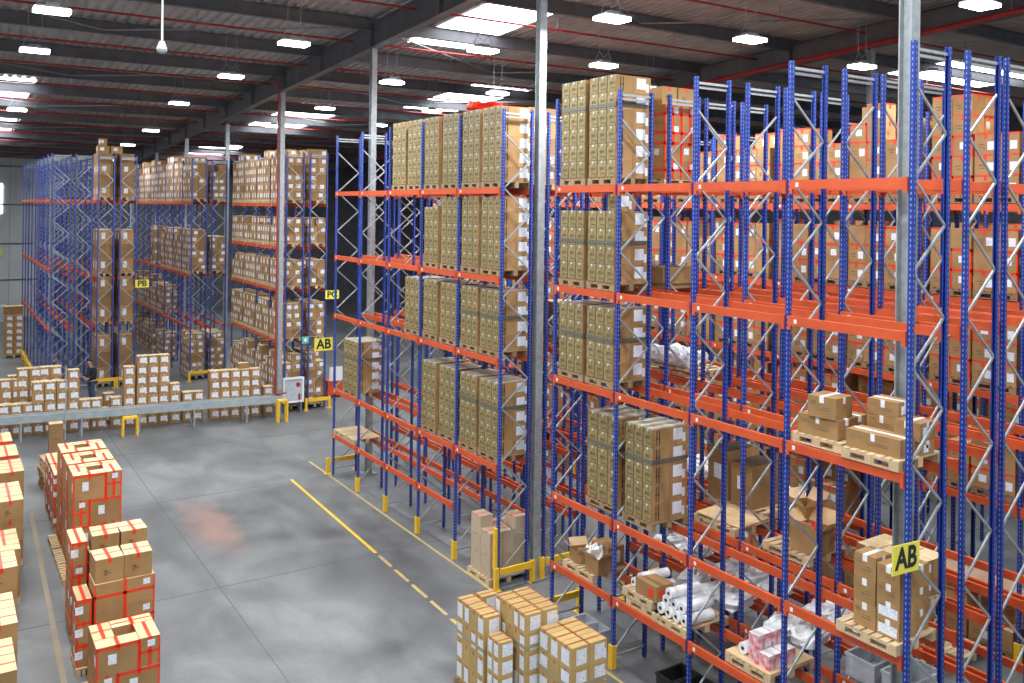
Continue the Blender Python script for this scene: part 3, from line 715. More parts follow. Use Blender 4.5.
for k, (x, w) in enumerate(((1.3, .38), (1.72, .42))):
    carton('taped', x + w / 2, -13.2, T[4] + .142 + 4 * .362, (w, .5, .36), 2, 'plain carton, %s one lying on top of the tall red taped load' % ('left', 'right')[k], 'red taped cartons high behind the near rack')
o = empty('open_tray_carton', (1.7, -13.2, T[3]), label='low wide brown carton alone on a shelf behind the near rack', cat='carton')
MB().box(-.42, .42, -.42, .42, .002, .40, 'kraft', {'t': 'seam_dark'}).build('body', o); MB().box(-.42, .42, -.45, -.425, .1, .42, 'kraft').box(-.455, -.425, -.4, .4, .1, .42, 'kraft_dark').build('flap', o)

# ---- organic heaps of white plastic sacks
def sack(x, y, z, sx, sy, sz, seed, label, group, mat='bag_white', name='plastic_sack'):
    r = random.Random(seed); m = MB(); nu, nv = 14, 9; b = []
    for i in range(nv + 1):
        a = -PI / 2 + PI * i / nv
        for j in range(nu):
            t = 2 * PI * j / nu; q = 1 + r.uniform(-.2, .2)
            cx, sxn = math.cos(t), math.sin(t)
            ex = lambda v: math.copysign(abs(v) ** .6, v)
            p = (ex(cx) * ex(math.cos(a)) * sx / 2 * q, ex(sxn) * ex(math.cos(a)) * sy / 2 * q, (ex(math.sin(a)) * .5 + .5) * sz * (1 if i < 5 else q))
            m.v.append((p[0], p[1], max(p[2], 0)))
    k = m.mi(mat)
    for i in range(nv):
        for j in range(nu):
            j2 = (j + 1) % nu; m.f.append((i * nu + j, i * nu + j2, (i + 1) * nu + j2, (i + 1) * nu + j)); m.m.append(k)
    o = m.build(name, loc=(x, y, z)); o.rotation_euler = (0, 0, r.uniform(-.4, .4))
    return tag(o, label, 'sack', group)
pallet(2.63, -12.75, T[2], .9, 1.6, 'wooden pallet under the white sacks on the third shelf', 'pallets inside the near rack')
for k in range(7):
    sack(2.4 + .42 * (k % 2), -12.15 - .3 * (k // 2) - (.12 if k % 2 else 0), T[2] + .145, .46, .42, .30 - .02 * (k // 2), 30 + k, 'crumpled white plastic sack in the heap behind the third shelf', 'white sacks heaped behind the third shelf')
# white bundles stored low in the inner rows
n = 0
for (x, ya, yb, lev, g) in ((2.55, -10.2, -17.6, 0, 'white sacks lying low in the inner racks'), (1.6, -13.9, -16.9, 0, 'white sacks low in the second row'), (3.55, -12, -15.2, 1, 'white sacks on the upper inner shelf')):
    y = ya - .3
    while y > yb:
        if not (-11.9 < y < -9.7) and all(abs(y - yy) > .3 for yy in ALL):
            sack(x, y, T[lev] + .02, .78, .46, .16 + .12 * R.random(), 60 + n, 'white plastic sack among the ' + g, g); n += 1
        y -= .53

def open_carton(x, y, z, dx, dy, dz, label, rz=0, group=None, flaps=(1, 1, 1, 1), ang=2.3):
    o = empty('open_carton', (x, y, z), rz, label, 'carton', group); t = .008; hx, hy = dx / 2, dy / 2
    m = MB().box(-hx, hx, -hy, hy, 0, t, 'kraft').box(-hx, hx, -hy, -hy + t, t, dz, 'kraft').box(-hx, hx, hy - t, hy, t, dz, 'kraft').box(-hx, -hx + t, -hy + t, hy - t, t, dz, 'kraft').box(hx - t, hx, -hy + t, hy - t, t, dz, 'kraft')
    m.build('body', o)
    L = min(dx, dy) * .48; c, s = math.cos(ang - PI / 2) * L, math.sin(ang - PI / 2) * L
    defs = [((-hx, -hy + .01), (-hx, hy - .01), (-s, 0)), ((hx, -hy + .01), (hx, hy - .01), (s, 0)), ((-hx + .01, -hy), (hx - .01, -hy), (0, -s)), ((-hx + .01, hy), (hx - .01, hy), (0, s))]
    for q, (a, b, d) in enumerate(defs):
        if not flaps[q]: continue
        up_ = c * (1 if q != 1 else 1.2); f = MB(); p = [Vector((*a, dz)), Vector((*b, dz))]; e = Vector((d[0], d[1], up_)); nrm = (p[1] - p[0]).cross(e).normalized() * .006
        P = [p[0], p[1], p[1] + e, p[0] + e]; P2 = [v + nrm for v in P]
        f.v = [tuple(v) for v in P + P2]; k = f.mi('card_inside')
        for ff in ((0, 1, 2, 3), (7, 6, 5, 4), (0, 4, 5, 1), (1, 5, 6, 2), (2, 6, 7, 3), (3, 7, 4, 0)): f.f.append(ff); f.m.append(k)
        f.build('flap', o)
    return o
# things on the shelf row 2/3, fourth shelf
pallet(2.6, -14.6, T[1], .9, 1.3, 'wooden pallet under the tall brown cartons inside the near rack', 'pallets inside the near rack')
for k, (y, h) in enumerate(((-14.15, .95), (-14.75, .8))):
    c = MB().box(-.38, .38, -.26, .26, 0, h, 'kraft', {'t': 'seam_dark'}).build('tall_carton', loc=(2.6, y, T[1] + .143)); tag(c, 'tall plain brown carton standing inside the rack, the %s of two' % ('farther', 'nearer')[k], 'carton', 'tall cartons inside the near rack')
    MB().box(-.384, -.381, -.1, .1, h * .4, h * .7, 'paper').build('label', c)
pallet(1.68, -15.05, T[1], .95, 1.0, 'empty wooden pallet with a plywood sheet, inside the near rack', 'pallets inside the near rack')
o = MB().box(-.45, .42, -.5, .48, 0, .02, 'card_inside').build('plywood_sheet', loc=(1.68, -15.05, T[1] + .145)); o.rotation_euler = (.03, 0, .12); o.location.z += .02; tag(o, 'pale plywood sheet lying on a pallet inside the near rack', 'board')
pallet(1.75, -16.6, T[1], 1.0, .95, 'wooden pallet under the open cartons inside the near rack', 'pallets inside the near rack')
open_carton(1.62, -16.85, T[1] + .145, .50, .50, .38, 'large open brown carton with raised flaps inside the near rack', rz=.1)
MB_ = MB().box(-.1, .1, -.07, .01, 0, .14, 'paper')
open_carton(2.0, -16.4, T[1] + .145, .42, .42, .58, 'tall open carton behind the other open carton', rz=-.15)
sack(1.62, -16.85, T[1] + .16, .32, .30, .36, 99, 'red cloth bundle sticking out of the open carton', None, 'bin_red', 'cloth_bundle')

# ---- the two pallets of scuffed cartons, third shelf, bay nine
pallet(.46, -18.15, T[2], .9, .85, 'pallet under the two film wrapped scuffed cartons, third shelf', 'pallets in the near rack')
pallet(.40, -19.08, T[2], .98, .86, 'pallet under the scuffed cartons beside the nearest upright', 'pallets in the near rack')
z = T[2] + .143
PL = 'scuffed cartons on the third shelf'
def pc(x, y, z, d, v, lab, rz=0, g=PL): carton('plain', x, y, z, d, v, lab, g, True, rz)
pc(.28, -18.12, z, (.42, .66, .28), 0, 'long scuffed carton under film, lower one of the far pallet', .05)
pc(.72, -18.1, z, (.34, .5, .26), 0, 'scuffed carton behind the film wrapped one', .0)
pc(.25, -18.20, z + .285, (.44, .44, .30), 0, 'square scuffed carton with white tape, topmost of the far pallet', .12)
pc(.2, -19.05, z, (.36, .80, .24), 0, 'long low scuffed carton along the shelf front, near pallet', .03)
pc(.62, -18.9, z, (.36, .46, .20), 0, 'scuffed carton, bottom of the stack of three', .05)
pc(.62, -18.9, z + .205, (.36, .46, .20), 0, 'scuffed carton, middle of the stack of three', -.02)
pc(.62, -18.9, z + .41, (.36, .46, .21), 2, 'scuffed carton with label, top of the stack of three', .06)
pc(.55, -19.34, z, (.3, .34, .18), 2, 'small scuffed carton lowest beside the nearest upright', .0)
pc(.55, -19.32, z + .185, (.40, .36, .24), 2, 'scuffed carton with white tape beside the nearest upright', .08)
# film over the far pallet
m = MB(); nx, ny = 8, 10
for i in range(nx + 1):
    for j in range(ny + 1):
        m.v.append((.02 + .95 * i / nx, -17.76 - .76 * j / ny, z + .30 + .018 * math.sin(i * 2.1 + j * 1.3) + .012 * math.cos(j * 2.7)))
# ---- AB stack, fourth shelf, bay nine
pallet(.30, -19.1, T[1], .9, .9, 'pallet under the six scuffed cartons below the AB sign', 'pallets in the near rack')
z = T[1] + .143; g = 'scuffed cartons below the AB sign'
for k in range(3):
    pc(.14, -19.0, z + k * .322, (.34, .33, .32), 0, 'scuffed carton, %s, farther stack left of the AB sign' % layer(k, 3), R.uniform(-.03, .03), g)
for k in range(4):
    pc(.14, -19.35, z + k * .232, (.34, .33, .23), 1 if k < 2 else 0, 'scuffed carton, %s, nearer stack right under the AB sign' % layer(k, 4), R.uniform(-.02, .02), g)
for k in range(3):
    pc(.50, -19.3, z + k * .292, (.34, .36, .29), 0, 'scuffed carton, %s, rear stack behind the AB sign upright' % layer(k, 3), R.uniform(-.03, .03), g)

# ---- lowest shelf goods: bay 6..9
z = T[0]
pallet(.42, -12.65, z, .86, .95, 'pallet with opened litter cartons on the lowest shelf', 'pallets on the lowest shelf')
open_carton(.25, -13.0, z + .145, .42, .34, .30, 'half open carton with red lining, lowest shelf', rz=.15, flaps=(1, 0, 1, 0))
open_carton(.30, -12.40, z + .145, .40, .36, .22, 'small opened carton behind the red lined one, lowest shelf', rz=-.3)
c = MB().box(-.2, .2, -.26, .26, 0, .38, 'kraft').build('folded_carton', loc=(.66, -12.75, z + .145)); tag(c, 'brown carton with flat sheet on top, rear of the lowest shelf pallet', 'carton')
MB().box(-.14, .10, -.264, -.261, .08, .3, 'paper').build('label', c)
sack(.33, -12.76, z + .20, .3, .3, .32, 101, 'crumpled clear and white film bundle in the opened cartons', None)
pallet(.45, -14.6, z, .95, .95, 'nearly empty pallet holding one small carton, lowest shelf', 'pallets on the lowest shelf')
pallet(.42, -14.42, z + .145, .9, .78, 'upper of two pallets under the red bundled rolls', 'pallets on the lowest shelf')
c = MB().box(-.2, .2, -.27, .27, 0, .27, 'kraft').build('small_carton', loc=(.2, -14.62, z + .29)); tag(c, 'small brown carton with red print at the shelf front, lowest shelf', 'carton')
MB().box(-.204, -.201, -.2, -.05, .06, .2, 'tape_red').build('red_print', c); MB().box(-.14, -.02, -.274, -.271, .08, .2, 'tape_red').build('red_print', c)
def roll(p0, p1, r, label, group, core='rubber_black', mat='bag_white', capc='seam_dark'):
    p0, p1 = Vector(p0), Vector(p1)
    o = empty('film_roll', p0, label=label, cat='roll', group=group)
    d = p1 - p0; m = MB().cyl((0, 0, 0), d, r, mat, 18); m.build('film', o, smooth=False)
    MB().cyl(-d.normalized() * .012, d + d.normalized() * .012, r * .32, capc, 12).build('core', o)
for k in range(3):
    roll((.12 + .0 * k, -14.15 - .17 * k + .0, z + .37 + (.14 if k == 1 else 0)), (.72, -14.25 - .15 * k, z + .37 + (.14 if k == 1 else 0)), .08, 'roll wrapped in clear film with red tape, %s of three behind the small carton' % ('farthest', 'upper', 'nearest')[k], 'red taped rolls on the lowest shelf')
pallet(.45, -15.2 - .05, z, 1.0, .84, 'pallet carrying the white film rolls, lowest shelf', 'pallets on the lowest shelf')
gr = 'white film rolls heaped on the lowest shelf'
for k in range(4):
    roll((.02, -14.98 - .19 * k, z + .145 + .095), (.62, -15.02 - .19 * k, z + .145 + .095), .093, 'white plastic film roll, bottom layer, %s of four' % ('farthest', 'second', 'third', 'nearest')[k], gr)
for k in range(3):
    roll((.05, -15.08 - .19 * k, z + .145 + .26), (.70, -15.11 - .19 * k, z + .145 + .26), .092, 'white plastic film roll, middle layer, %s of three' % ('farthest', 'middle', 'nearest')[k], gr)
for k in range(1):
    roll((.0, -15.2, z + .145 + .43), (.62, -15.26, z + .145 + .43), .09, 'white plastic film roll lying on top of the heap', gr)
# crates, labelled packs, bay 8 lowest shelf
pallet(.5, -16.95, z, 1.0, .9, 'pallet with roll, tape and printed packs, lowest shelf near bottom edge', 'pallets on the lowest shelf')
o = MB().box(-.5, .5, -.45, .45, 0, .03, 'card_inside').build('plywood_sheet', loc=(.5, -16.95, z + .143)); tag(o, 'tan board under the roll and printed packs, lowest shelf near bottom edge', 'board')
roll((.12, -16.75, z + .27), (.75, -16.75, z + .27), .09, 'single white film roll with dark core, lowest shelf near bottom edge', None)
for k in range(6):
    c = MB().box(-.14, .14, -.1, .1, 0, .22, 'white_paint', {'x0': 'pack_print', 'y0': 'pack_print'}).build('printed_pack', loc=(.2 + .3 * (k % 2), -17.02 - .21 * (k // 2 % 2), z + .175 + .222 * (k // 4))); tag(c, 'white pack with red and blue print, lowest shelf near bottom edge', 'pack', 'printed packs on the lowest shelf')
m = MB(); o = empty('tape_roll', (.18, -16.92, z + .175), label='small orange tape roll beside the single film roll', cat='tape roll'); MB().cyl((0, 0, 0), (0, 0, .05), .05, 'yellow_paint', 14).build('tape', o); MB().cyl((0, 0, .001), (0, 0, .052), .03, 'seam_dark', 12).build('core', o)
# black crates below the rolls and grey totes in second row
def crate(x, y, z, dx, dy, dz, mat, label, group):
    o = empty('plastic_crate', (x, y, z), label=label, cat='crate', group=group); t = .02; hx, hy = dx / 2, dy / 2
    MB().box(-hx, hx, -hy, hy, 0, t, mat).box(-hx, hx, -hy, -hy + t, t, dz, mat).box(-hx, hx, hy - t, hy, t, dz, mat).box(-hx, -hx + t, -hy + t, hy - t, t, dz, mat).box(hx - t, hx, -hy + t, hy - t, t, dz, mat).build('shell', o)
    MB().box(-hx - .015, hx + .015, -hy - .015, -hy, dz - .04, dz, mat).box(-hx - .015, hx + .015, hy, hy + .015, dz - .04, dz, mat).box(-hx - .015, -hx, -hy, hy, dz - .04, dz, mat).box(hx, hx + .015, -hy, hy, dz - .04, dz, mat).build('rim', o)
for k in range(2): crate(1.65, -18.0 - .62 * k, T[0] + .0, .72, .5, .34, 'tote_grey', 'open grey plastic tote on the low inner shelf, %s' % ['farther', 'nearer'][k], 'grey totes on the inner shelf')
for k in range(4): crate(.5 + .0 * k, -14.9 - .45 * k + (.35 if k > 2 else 0) * 0, .001, .6, .4, .3, 'rubber_black', 'black crate standing on the floor under the lowest shelf, %s of four' % ['farthest', 'second', 'third', 'nearest'][k], 'black crates under the rack')
for k in range(2):
    crate(.3, -12.35 - .42 * k, .001, .55, .38, .26, 'tote_grey', 'grey crate on the floor behind the yellow barrier, %s' % ('farther', 'nearer')[k], 'grey crates on the floor')
# boxed goods on inner shelves
block_load('far', 1.3, -17.9, T[1], 2, 3, 2, (.36, .34, .26), 'low load in the second row near the AB sign', 'cartons on inner shelves', prio=.6)
block_load('far', 2.3, -8.0, T[2], 2, 3, 3, (.36, .30, .30), 'load on the third shelf, third row', 'cartons on inner shelves', prio=.4)
# grey-brown stack on the floor, pallet under the near rack
pallet(.42, -9.1, 0.001, 1.1, .95, 'pallet on the floor under the dull cartons left of the column', 'pallets under the near rack')
z = .145
for i in range(3):
    for j in range(2):
        for k in range(2 if (i + j) % 3 else 3):
            dz = .5 if (i + j) % 3 else .42
            c = MB().box(-.16, .16, -.21, .21, 0, dz, 'skin_box').box(-.162, .162, -.05, .0, dz - .03, dz + .002, 'tape_red').build('dull_carton', loc=(.10 + .33 * i, -8.88 - .43 * j, z + k * (dz + .003)))
            tag(c, 'dull grey brown carton with red tape scraps, on the floor pallet left of the column', 'carton', 'dull cartons on the floor pallet')
# low pallet with bits at far end lowest shelf
pallet(.4, -.55, T[0] + .0, .9, .9, 'empty rough pallet on the lowest shelf at the far rack end', 'pallets on the lowest shelf', 'wood'); pallet(.4, -1.4, T[0], .9, .6, 'narrow rough pallet beside the other one, lowest shelf far end', 'pallets on the lowest shelf')
# pallet on the aisle floor with two cartons
pallet(6.02, -16.7, .001, .85, .8, 'pale wooden pallet on the aisle floor right of the AB sign', 'pallets on the aisle floor'); pallet(5.2, -16.4, .001, .85, .8, 'pale wooden pallet under two cartons in the aisle', 'pallets on the aisle floor')
for k in range(3): pc(5.15, -16.4, .145 + k * .31, (.5, .55, .30), 0, 'carton on the aisle pallet, %s' % layer(k, 3), .05, 'cartons on the aisle pallet')

# ---- far blocks
def rackloads(xs, ys, levels, dims, nx, ny, style, desc, group, hmin, hmax, prio=1.0, fill=1.0, inset=.08, zmax=None):
    dx, dy, dz = dims; num = 0
    for xi, x in enumerate(xs):
        for li, z in enumerate(levels):
            for bi in range(len(ys) - 1):
                for half in range(2):
                    if R.random() > fill: continue
                    if style == 'taped' and li == 1 and x < 7 and -20.5 < max(ys[bi], ys[bi + 1]) < -13.5: continue
                    y0 = max(ys[bi], ys[bi + 1]) - inset - half * (PITCH - 2 * inset) / 2
                    mx = hmax if zmax is None else min(hmax, int((zmax[li] - z - .2) / dz))
                    if mx < 1: continue
                    n = R.randint(min(hmin, mx), mx)
                    heights = [max(1, n - (1 if R.random() < .25 else 0)) for _ in range(nx * ny)]
                    num += 1
                    bay = ['nearest', 'second', 'third', 'fourth', 'fifth', 'sixth', 'seventh', 'eighth', 'ninth', 'tenth', 'eleventh', 'twelfth', 'thirteenth', 'fourteenth', 'fifteenth', 'sixteenth'][(len(ys) - 2 - bi) if ys[0] > ys[-1] else bi]
                    lv = ('floor level', 'first shelf', 'second shelf', 'third shelf', 'fourth shelf', 'top shelf')[min(li, 5)]
                    block_load(style, x, y0, z, nx, ny, heights, (dx, dy, dz), '%s half %s bay, %s, %s' % (('far', 'near')[half], bay, lv, desc), group, prio=prio * (1 if xi == 0 or bi == len(ys) - 2 else .3), varf=(lambda i, j, k: R.randrange(4)) if style == 'far' else (lambda i, j, k: (3, 3, 1, 3, 2)[R.randrange(5)]), palmat='wood' if style == 'far' else 'wood_dark')
# PC block, full of cartons
ysCd = ysC[::-1]
rackloads((1.40,), ysCd, (.05, 2.85, 4.98, 6.73, 8.53), (.40, .29, .35), 2, 3, 'far', 'red piped rack', 'cartons in the red piped rack', 5, 6, zmax=(2.7, 4.75, 6.5, 8.3, 11.2))
rackloads((2.44,), ysCd[-2:], (.05, 2.85, 4.98, 6.73, 8.53), (.38, .29, .35), 2, 3, 'far', 'PC sign rack', 'cartons beside the PC sign', 5, 6, zmax=(2.7, 4.75, 6.5, 8.3, 11.2))
# middle block: top level along, some below
ysMd = ysM[::-1]
rackloads((-.30, .64), ysMd[-2:], (.05, 5.08, 8.57), (.36, .29, .33), 2, 3, 'far', 'middle rack', 'cartons in the middle rack', 5, 7, zmax=(2.3, 7.4, 10.9))
rackloads((-.30,), ysMd[:-1], (8.57,), (.36, .29, .36), 2, 3, 'far', 'middle rack', 'cartons in the middle rack', 5, 6, prio=.8, fill=.9)
rackloads((-.30,), ysMd[:-3], (.05, 2.58), (.36, .29, .33), 2, 3, 'far', 'deep middle rack', 'cartons in the middle rack', 4, 5, prio=.2, fill=.8, zmax=(2.3, 4.8))
rackloads((-.30,), ysMd[3:-1], (5.08,), (.36, .29, .33), 2, 3, 'far', 'middle rack', 'cartons in the middle rack', 5, 6, prio=.6, fill=.5)
# PB block: near bay of the two right rows, tall boxes
for ri, (x, w) in enumerate(((-4.36, .62), (-3.43, .62))):
    for li, (z, nl, dz) in enumerate(((.03, 3, .72), (2.86, 3, .68), (5.08, 3, .66), (8.58, 4, .5))):
        pallet(x + w / 2, 18.75, z, w + .02, 1.5, 'pallet at the near end of the far left rack, %s, %s row' % (('floor', 'first shelf', 'second shelf', 'top shelf')[li], ('third', 'rightmost')[ri]), 'pallets in the far left rack')
        for k in range(nl):
            for j in range(2):
                c = MB() if False else None
                carton('far', x + w / 2, 19.12 - .74 * j, z + .142 + k * (dz + .003), (w, .72, dz), 2 if k % 2 else 0, 'large carton, %s, %s, %s row of far left rack, %s' % (layer(k, nl), ('floor', 'first shelf', 'second shelf', 'top shelf')[li], ('third', 'rightmost')[ri], ('rear', 'front')[j]), 'large cartons in the far left rack', prio=1)
carton('far', -4.1, 18.6, 8.58 + .142 + 4 * .503, (.5, .5, .34), 0, 'carton lying on the top load of the far left rack, left of two', 'topmost cartons of the far left rack')
carton('far', -3.55 + .02, 18.6, 8.58 + .142 + 4 * .503, (.5, .5, .34), 0, 'carton lying on the top load of the far left rack, right of two', 'topmost cartons of the far left rack')
carton('far', -4.1, 18.6, 8.58 + .142 + 4 * .503 + .345, (.32, .34, .34), 0, 'small carton crowning the top load of the far left rack', 'topmost cartons of the far left rack')
# block across the right aisle: red taped cartons
zt = (1.05, 2.75, 4.8, 6.55, 8.4, 10.9)
rackloads((6.52,), ysD[1:], (.03, 1.28, 2.98, 5.03, 6.78, 8.63), (.42, .43, .40), 2, 2, 'taped', 'right aisle rack', 'red taped cartons across the right aisle', 3, 5, zmax=zt)
rackloads((12.25,), ysD, (2.98, 5.03, 6.78, 8.63), (.42, .43, .42), 2, 2, 'taped', 'deepest right rack', 'red taped cartons in the deepest right rack', 3, 5, prio=.4, fill=.85, zmax=zt[2:])
o = MB().box(0, .8, -3.85, 0, 0, .02, 'cardboard_sheet').build('cardboard_sheet', loc=(6.48, -15.75, 1.275)); tag(o, 'long tan cardboard sheet lying on the lowest shelf of the right aisle rack', 'cardboard sheet')
# ---- cartons on the floor behind the grey rail
S = .375
def ycb(x): return 10.15 - .13 * (x + 8.4)
def topx(px_, row):   # world x where the image column px_ meets the row plane, rough inverse
    lo, hi = -14.0, 4.0
    for _ in range(40):
        mid = (lo + hi) / 2
        if project((mid, ycb(mid) + row, 1.5))[0] < px_: lo = mid
        else: hi = mid
    return (lo + hi) / 2
field = []
# (x start, number of columns, heights, row)
def frow(px0, hs, row, part):
    x = topx(px0, row)
    for i, h in enumerate(hs):
        for k in range(h):
            xx = x + S / 2 + i * (S + .012)
            nm = '%s stack' % (['first', 'second', 'third', 'fourth', 'fifth', 'sixth', 'seventh', 'eighth'][i]) if len(hs) > 1 else 'single stack'
            if k == h - 1 and h > 1: ll = 'top one'
            elif k == 0: ll = 'bottom one'
            else: ll = ORD[k] + ' one up'
            carton('label', xx, ycb(xx) + row + S / 2, k * (S + .002), (S, S, S), (i + k) % 3, 'labelled carton, %s, %s, %s' % (ll, nm, part), 'labelled cartons on the floor behind the rail', prio=1.3)
frow(-2, [3, 3, 3][:1], 0, 'far left edge, front'); frow(10.5, [3, 3], 0, 'lower front cartons at left')
frow(32.5, [5, 5, 5], 0, 'tall group left'); frow(68, [6, 3, 3], 0, 'by the standing person')
frow(96, [2], 0, 'gap right of the person'); frow(111, [3], 0, 'gap right of the person, second')
frow(124, [6], 0, 'beside the tallest group'); frow(137, [7, 7, 7, 4], 0, 'tallest group')
frow(183, [3, 3], 0, 'low pair in the open gap'); frow(210, [5, 5, 5, 5, 5], 0, 'broad group right'); frow(264, [3], 0, 'right end of the rail')
frow(0, [5, 5], .9, 'second line at left edge'); frow(17, [6, 6], .9, 'taller second line left'); frow(38.5, [6, 6], 1.0, 'second line behind tall group'); frow(8, [5], 1.7, 'third line at left')
frow(104, [3, 2], .9, 'behind the gap')
xx = topx(245, 0); carton('far', xx, ycb(xx) + .3, 5 * .377 + .002, (.4, .3, .22), 2, 'odd plain carton on top of the broad floor group', 'odd carton')
# the grey guard rail
m = MB()
def ry(x): return 9.05 - .13 * (x + 8.5)
xa, xb = -10.2, 1.0; za = .93; zb = .62
def slab(x0, x1, dy0, dy1, h0, h1, mat):
    b = len(m.v)
    for x in (x0, x1):
        y = ry(x); z = za + (zb - za) * (x + 8.6) / 9.2
        m.v.extend([(x, y + dy0, z + h0), (x, y + dy1, z + h0), (x, y + dy1, z + h1), (x, y + dy0, z + h1)])
    k = m.mi(mat)
    for f in ((0, 1, 5, 4), (1, 2, 6, 5), (2, 3, 7, 6), (3, 0, 4, 7), (3, 2, 1, 0), (4, 5, 6, 7)): m.f.append(tuple(b + i for i in f)); m.m.append(k)
za = zb = .80
slab(xa, xb, 0, .07, -.13, .13, 'rail_grey'); slab(xa, xb, .07, .5, -.02, .0, 'galvanised_dark'); slab(xa, xb, .5, .56, -.13, .1, 'rail_grey')
cv = empty('roller_conveyor', (0, 0, 0), label='long grey waist high conveyor on thin legs before the floor cartons', cat='conveyor')
m.build('side_rail', cv)
x = xa + .3
while x < xb:
    y = ry(x); MB().box(x, x + .06, y + .01, y + .06, 0, .68, 'galvanised').box(x, x + .06, y + .5, y + .55, 0, .68, 'galvanised').box(x, x + .06, y + .06, y + .5, .3, .35, 'galvanised').build('leg', cv); x += 1.9
m = MB(); x = xa + .1
while x < xb: m.cyl((x, ry(x) + .08, .83), (x, ry(x) + .49, .83), .025, 'galvanised', 8); x += .12
tag(m.build('rollers', cv), None, None, None, 'stuff')
MB().box(-6.62, -6.58, ry(-6.6) - .06, ry(-6.6) - .01, 0, 2.6, 'galvanised').build('tall_post', cv)
def stool(x, y, label, w=.48, h=.62):
    o = empty('yellow_trestle', (x, y, 0), label=label, cat='trestle', group='yellow trestles')
    MB().box(-w / 2, w / 2, -.14, .14, h, h + .07, 'yellow_paint').build('top_bar', o)
    for sx in (-1, 1):
        for sy in (-1, 1): MB().box(sx * w / 2 - .03, sx * w / 2 + .03, sy * .11 - .03, sy * .11 + .03, 0, h, 'yellow_paint').build('leg', o)
stool(-4.55, 8.2, 'yellow trestle standing in front of the conveyor, left'); stool(.85, 7.5, 'yellow trestle at the right end of the conveyor', .34, .8)
# single carton on floor behind the red taped row
for k in range(2):
    carton('far', -7.05, 7.3, k * .48, (.42, .42, .475), 2, 'plain carton standing alone behind the red taped pallets, %s' % ('lower', 'upper')[k], 'lone cartons near the conveyor')
# fire hose cabinet
o = empty('fire_cabinet', (1.72, 8.75, .42), label='white framed cabinet with glass front and hose, at the column with the red pipe', cat='cabinet')
MB().box(-.42, .42, 0, .22, 0, 1.0, 'tote_grey').build('box', o)
MB().box(-.44, .44, -.04, -.002, 0, .07, 'white_paint').box(-.44, .44, -.04, -.002, .95, 1.02, 'white_paint').box(-.44, -.36, -.04, -.002, .07, .95, 'white_paint').box(.36, .44, -.04, -.002, .07, .95, 'white_paint').build('door_frame', o)
MB().cyl((.2, -.03, .72), (.2, -.003, .72), .09, 'red_pipe', 16).build('hose_reel', o); MB().cyl((.25, -.03, .12), (.25, -.03, .34), .04, 'red_pipe', 10).build('nozzle', o)
for s in (-1, 1): MB().box(s * .34 - .03, s * .34 + .03, .02, .18, -.42, 0, 'galvanised_dark').build('leg', o)
o = MB().box(-.3, .3, 0, .25, 0, 1.0, 'rail_grey').box(-.32, .32, -.02, .27, 1.0, 1.05, 'galvanised_dark').build('grey_cabinet', loc=(.55, 9.25, 0)); tag(o, 'grey floor cabinet beside the column with the red pipe', 'cabinet')
# stack beside the far left rack
pallet(-6.95, 29.2, .001, .95, 1.0, 'pallet under the small load left of the far left rack', 'pallets near the far wall')
for k in range(6):
    for j in range(2):
        carton('label', -7.2 + .46 * j, 29.0, .145 + .36 * k, (.44, .6, .355), 0, 'labelled carton, %s, %s, load left of the far rack' % (layer(k, 6), ('left', 'right')[j]), 'cartons left of the far left rack', prio=3)
carton('far', -6.97, 29.25, .145 + .36 * 6 + .002, (.9, .7, .45), 2, 'wide plain carton topping the load left of the far rack', 'odd carton far left')
o = empty('white_desk', (-7.3, 46.2, 0), label='white desk at the foot of the far wall, left edge', cat='desk'); MB().box(-.8, .9, -.4, .4, 1.05, 1.12, 'white_paint').build('top', o); MB().box(-.8, .9, -.38, .38, 0, .35, 'tote_grey').build('base_cabinet', o)
for s in (-.75, .85): MB().box(s - .04, s + .04, -.36, .36, .35, 1.05, 'white_paint').build('leg', o)
m = MB().box(-.05, .05, -16, 0, .25, .45, 'yellow_paint')
for k in range(9): m.box(-.06, .06, -k * 2 - .06, -k * 2 + .06, 0, .5, 'yellow_paint')
tag(m.build('yellow_guard_rail', loc=(-6.62, 33.6, 0)), 'long low yellow guard rail along the foot of the far left rack', 'guard rail')

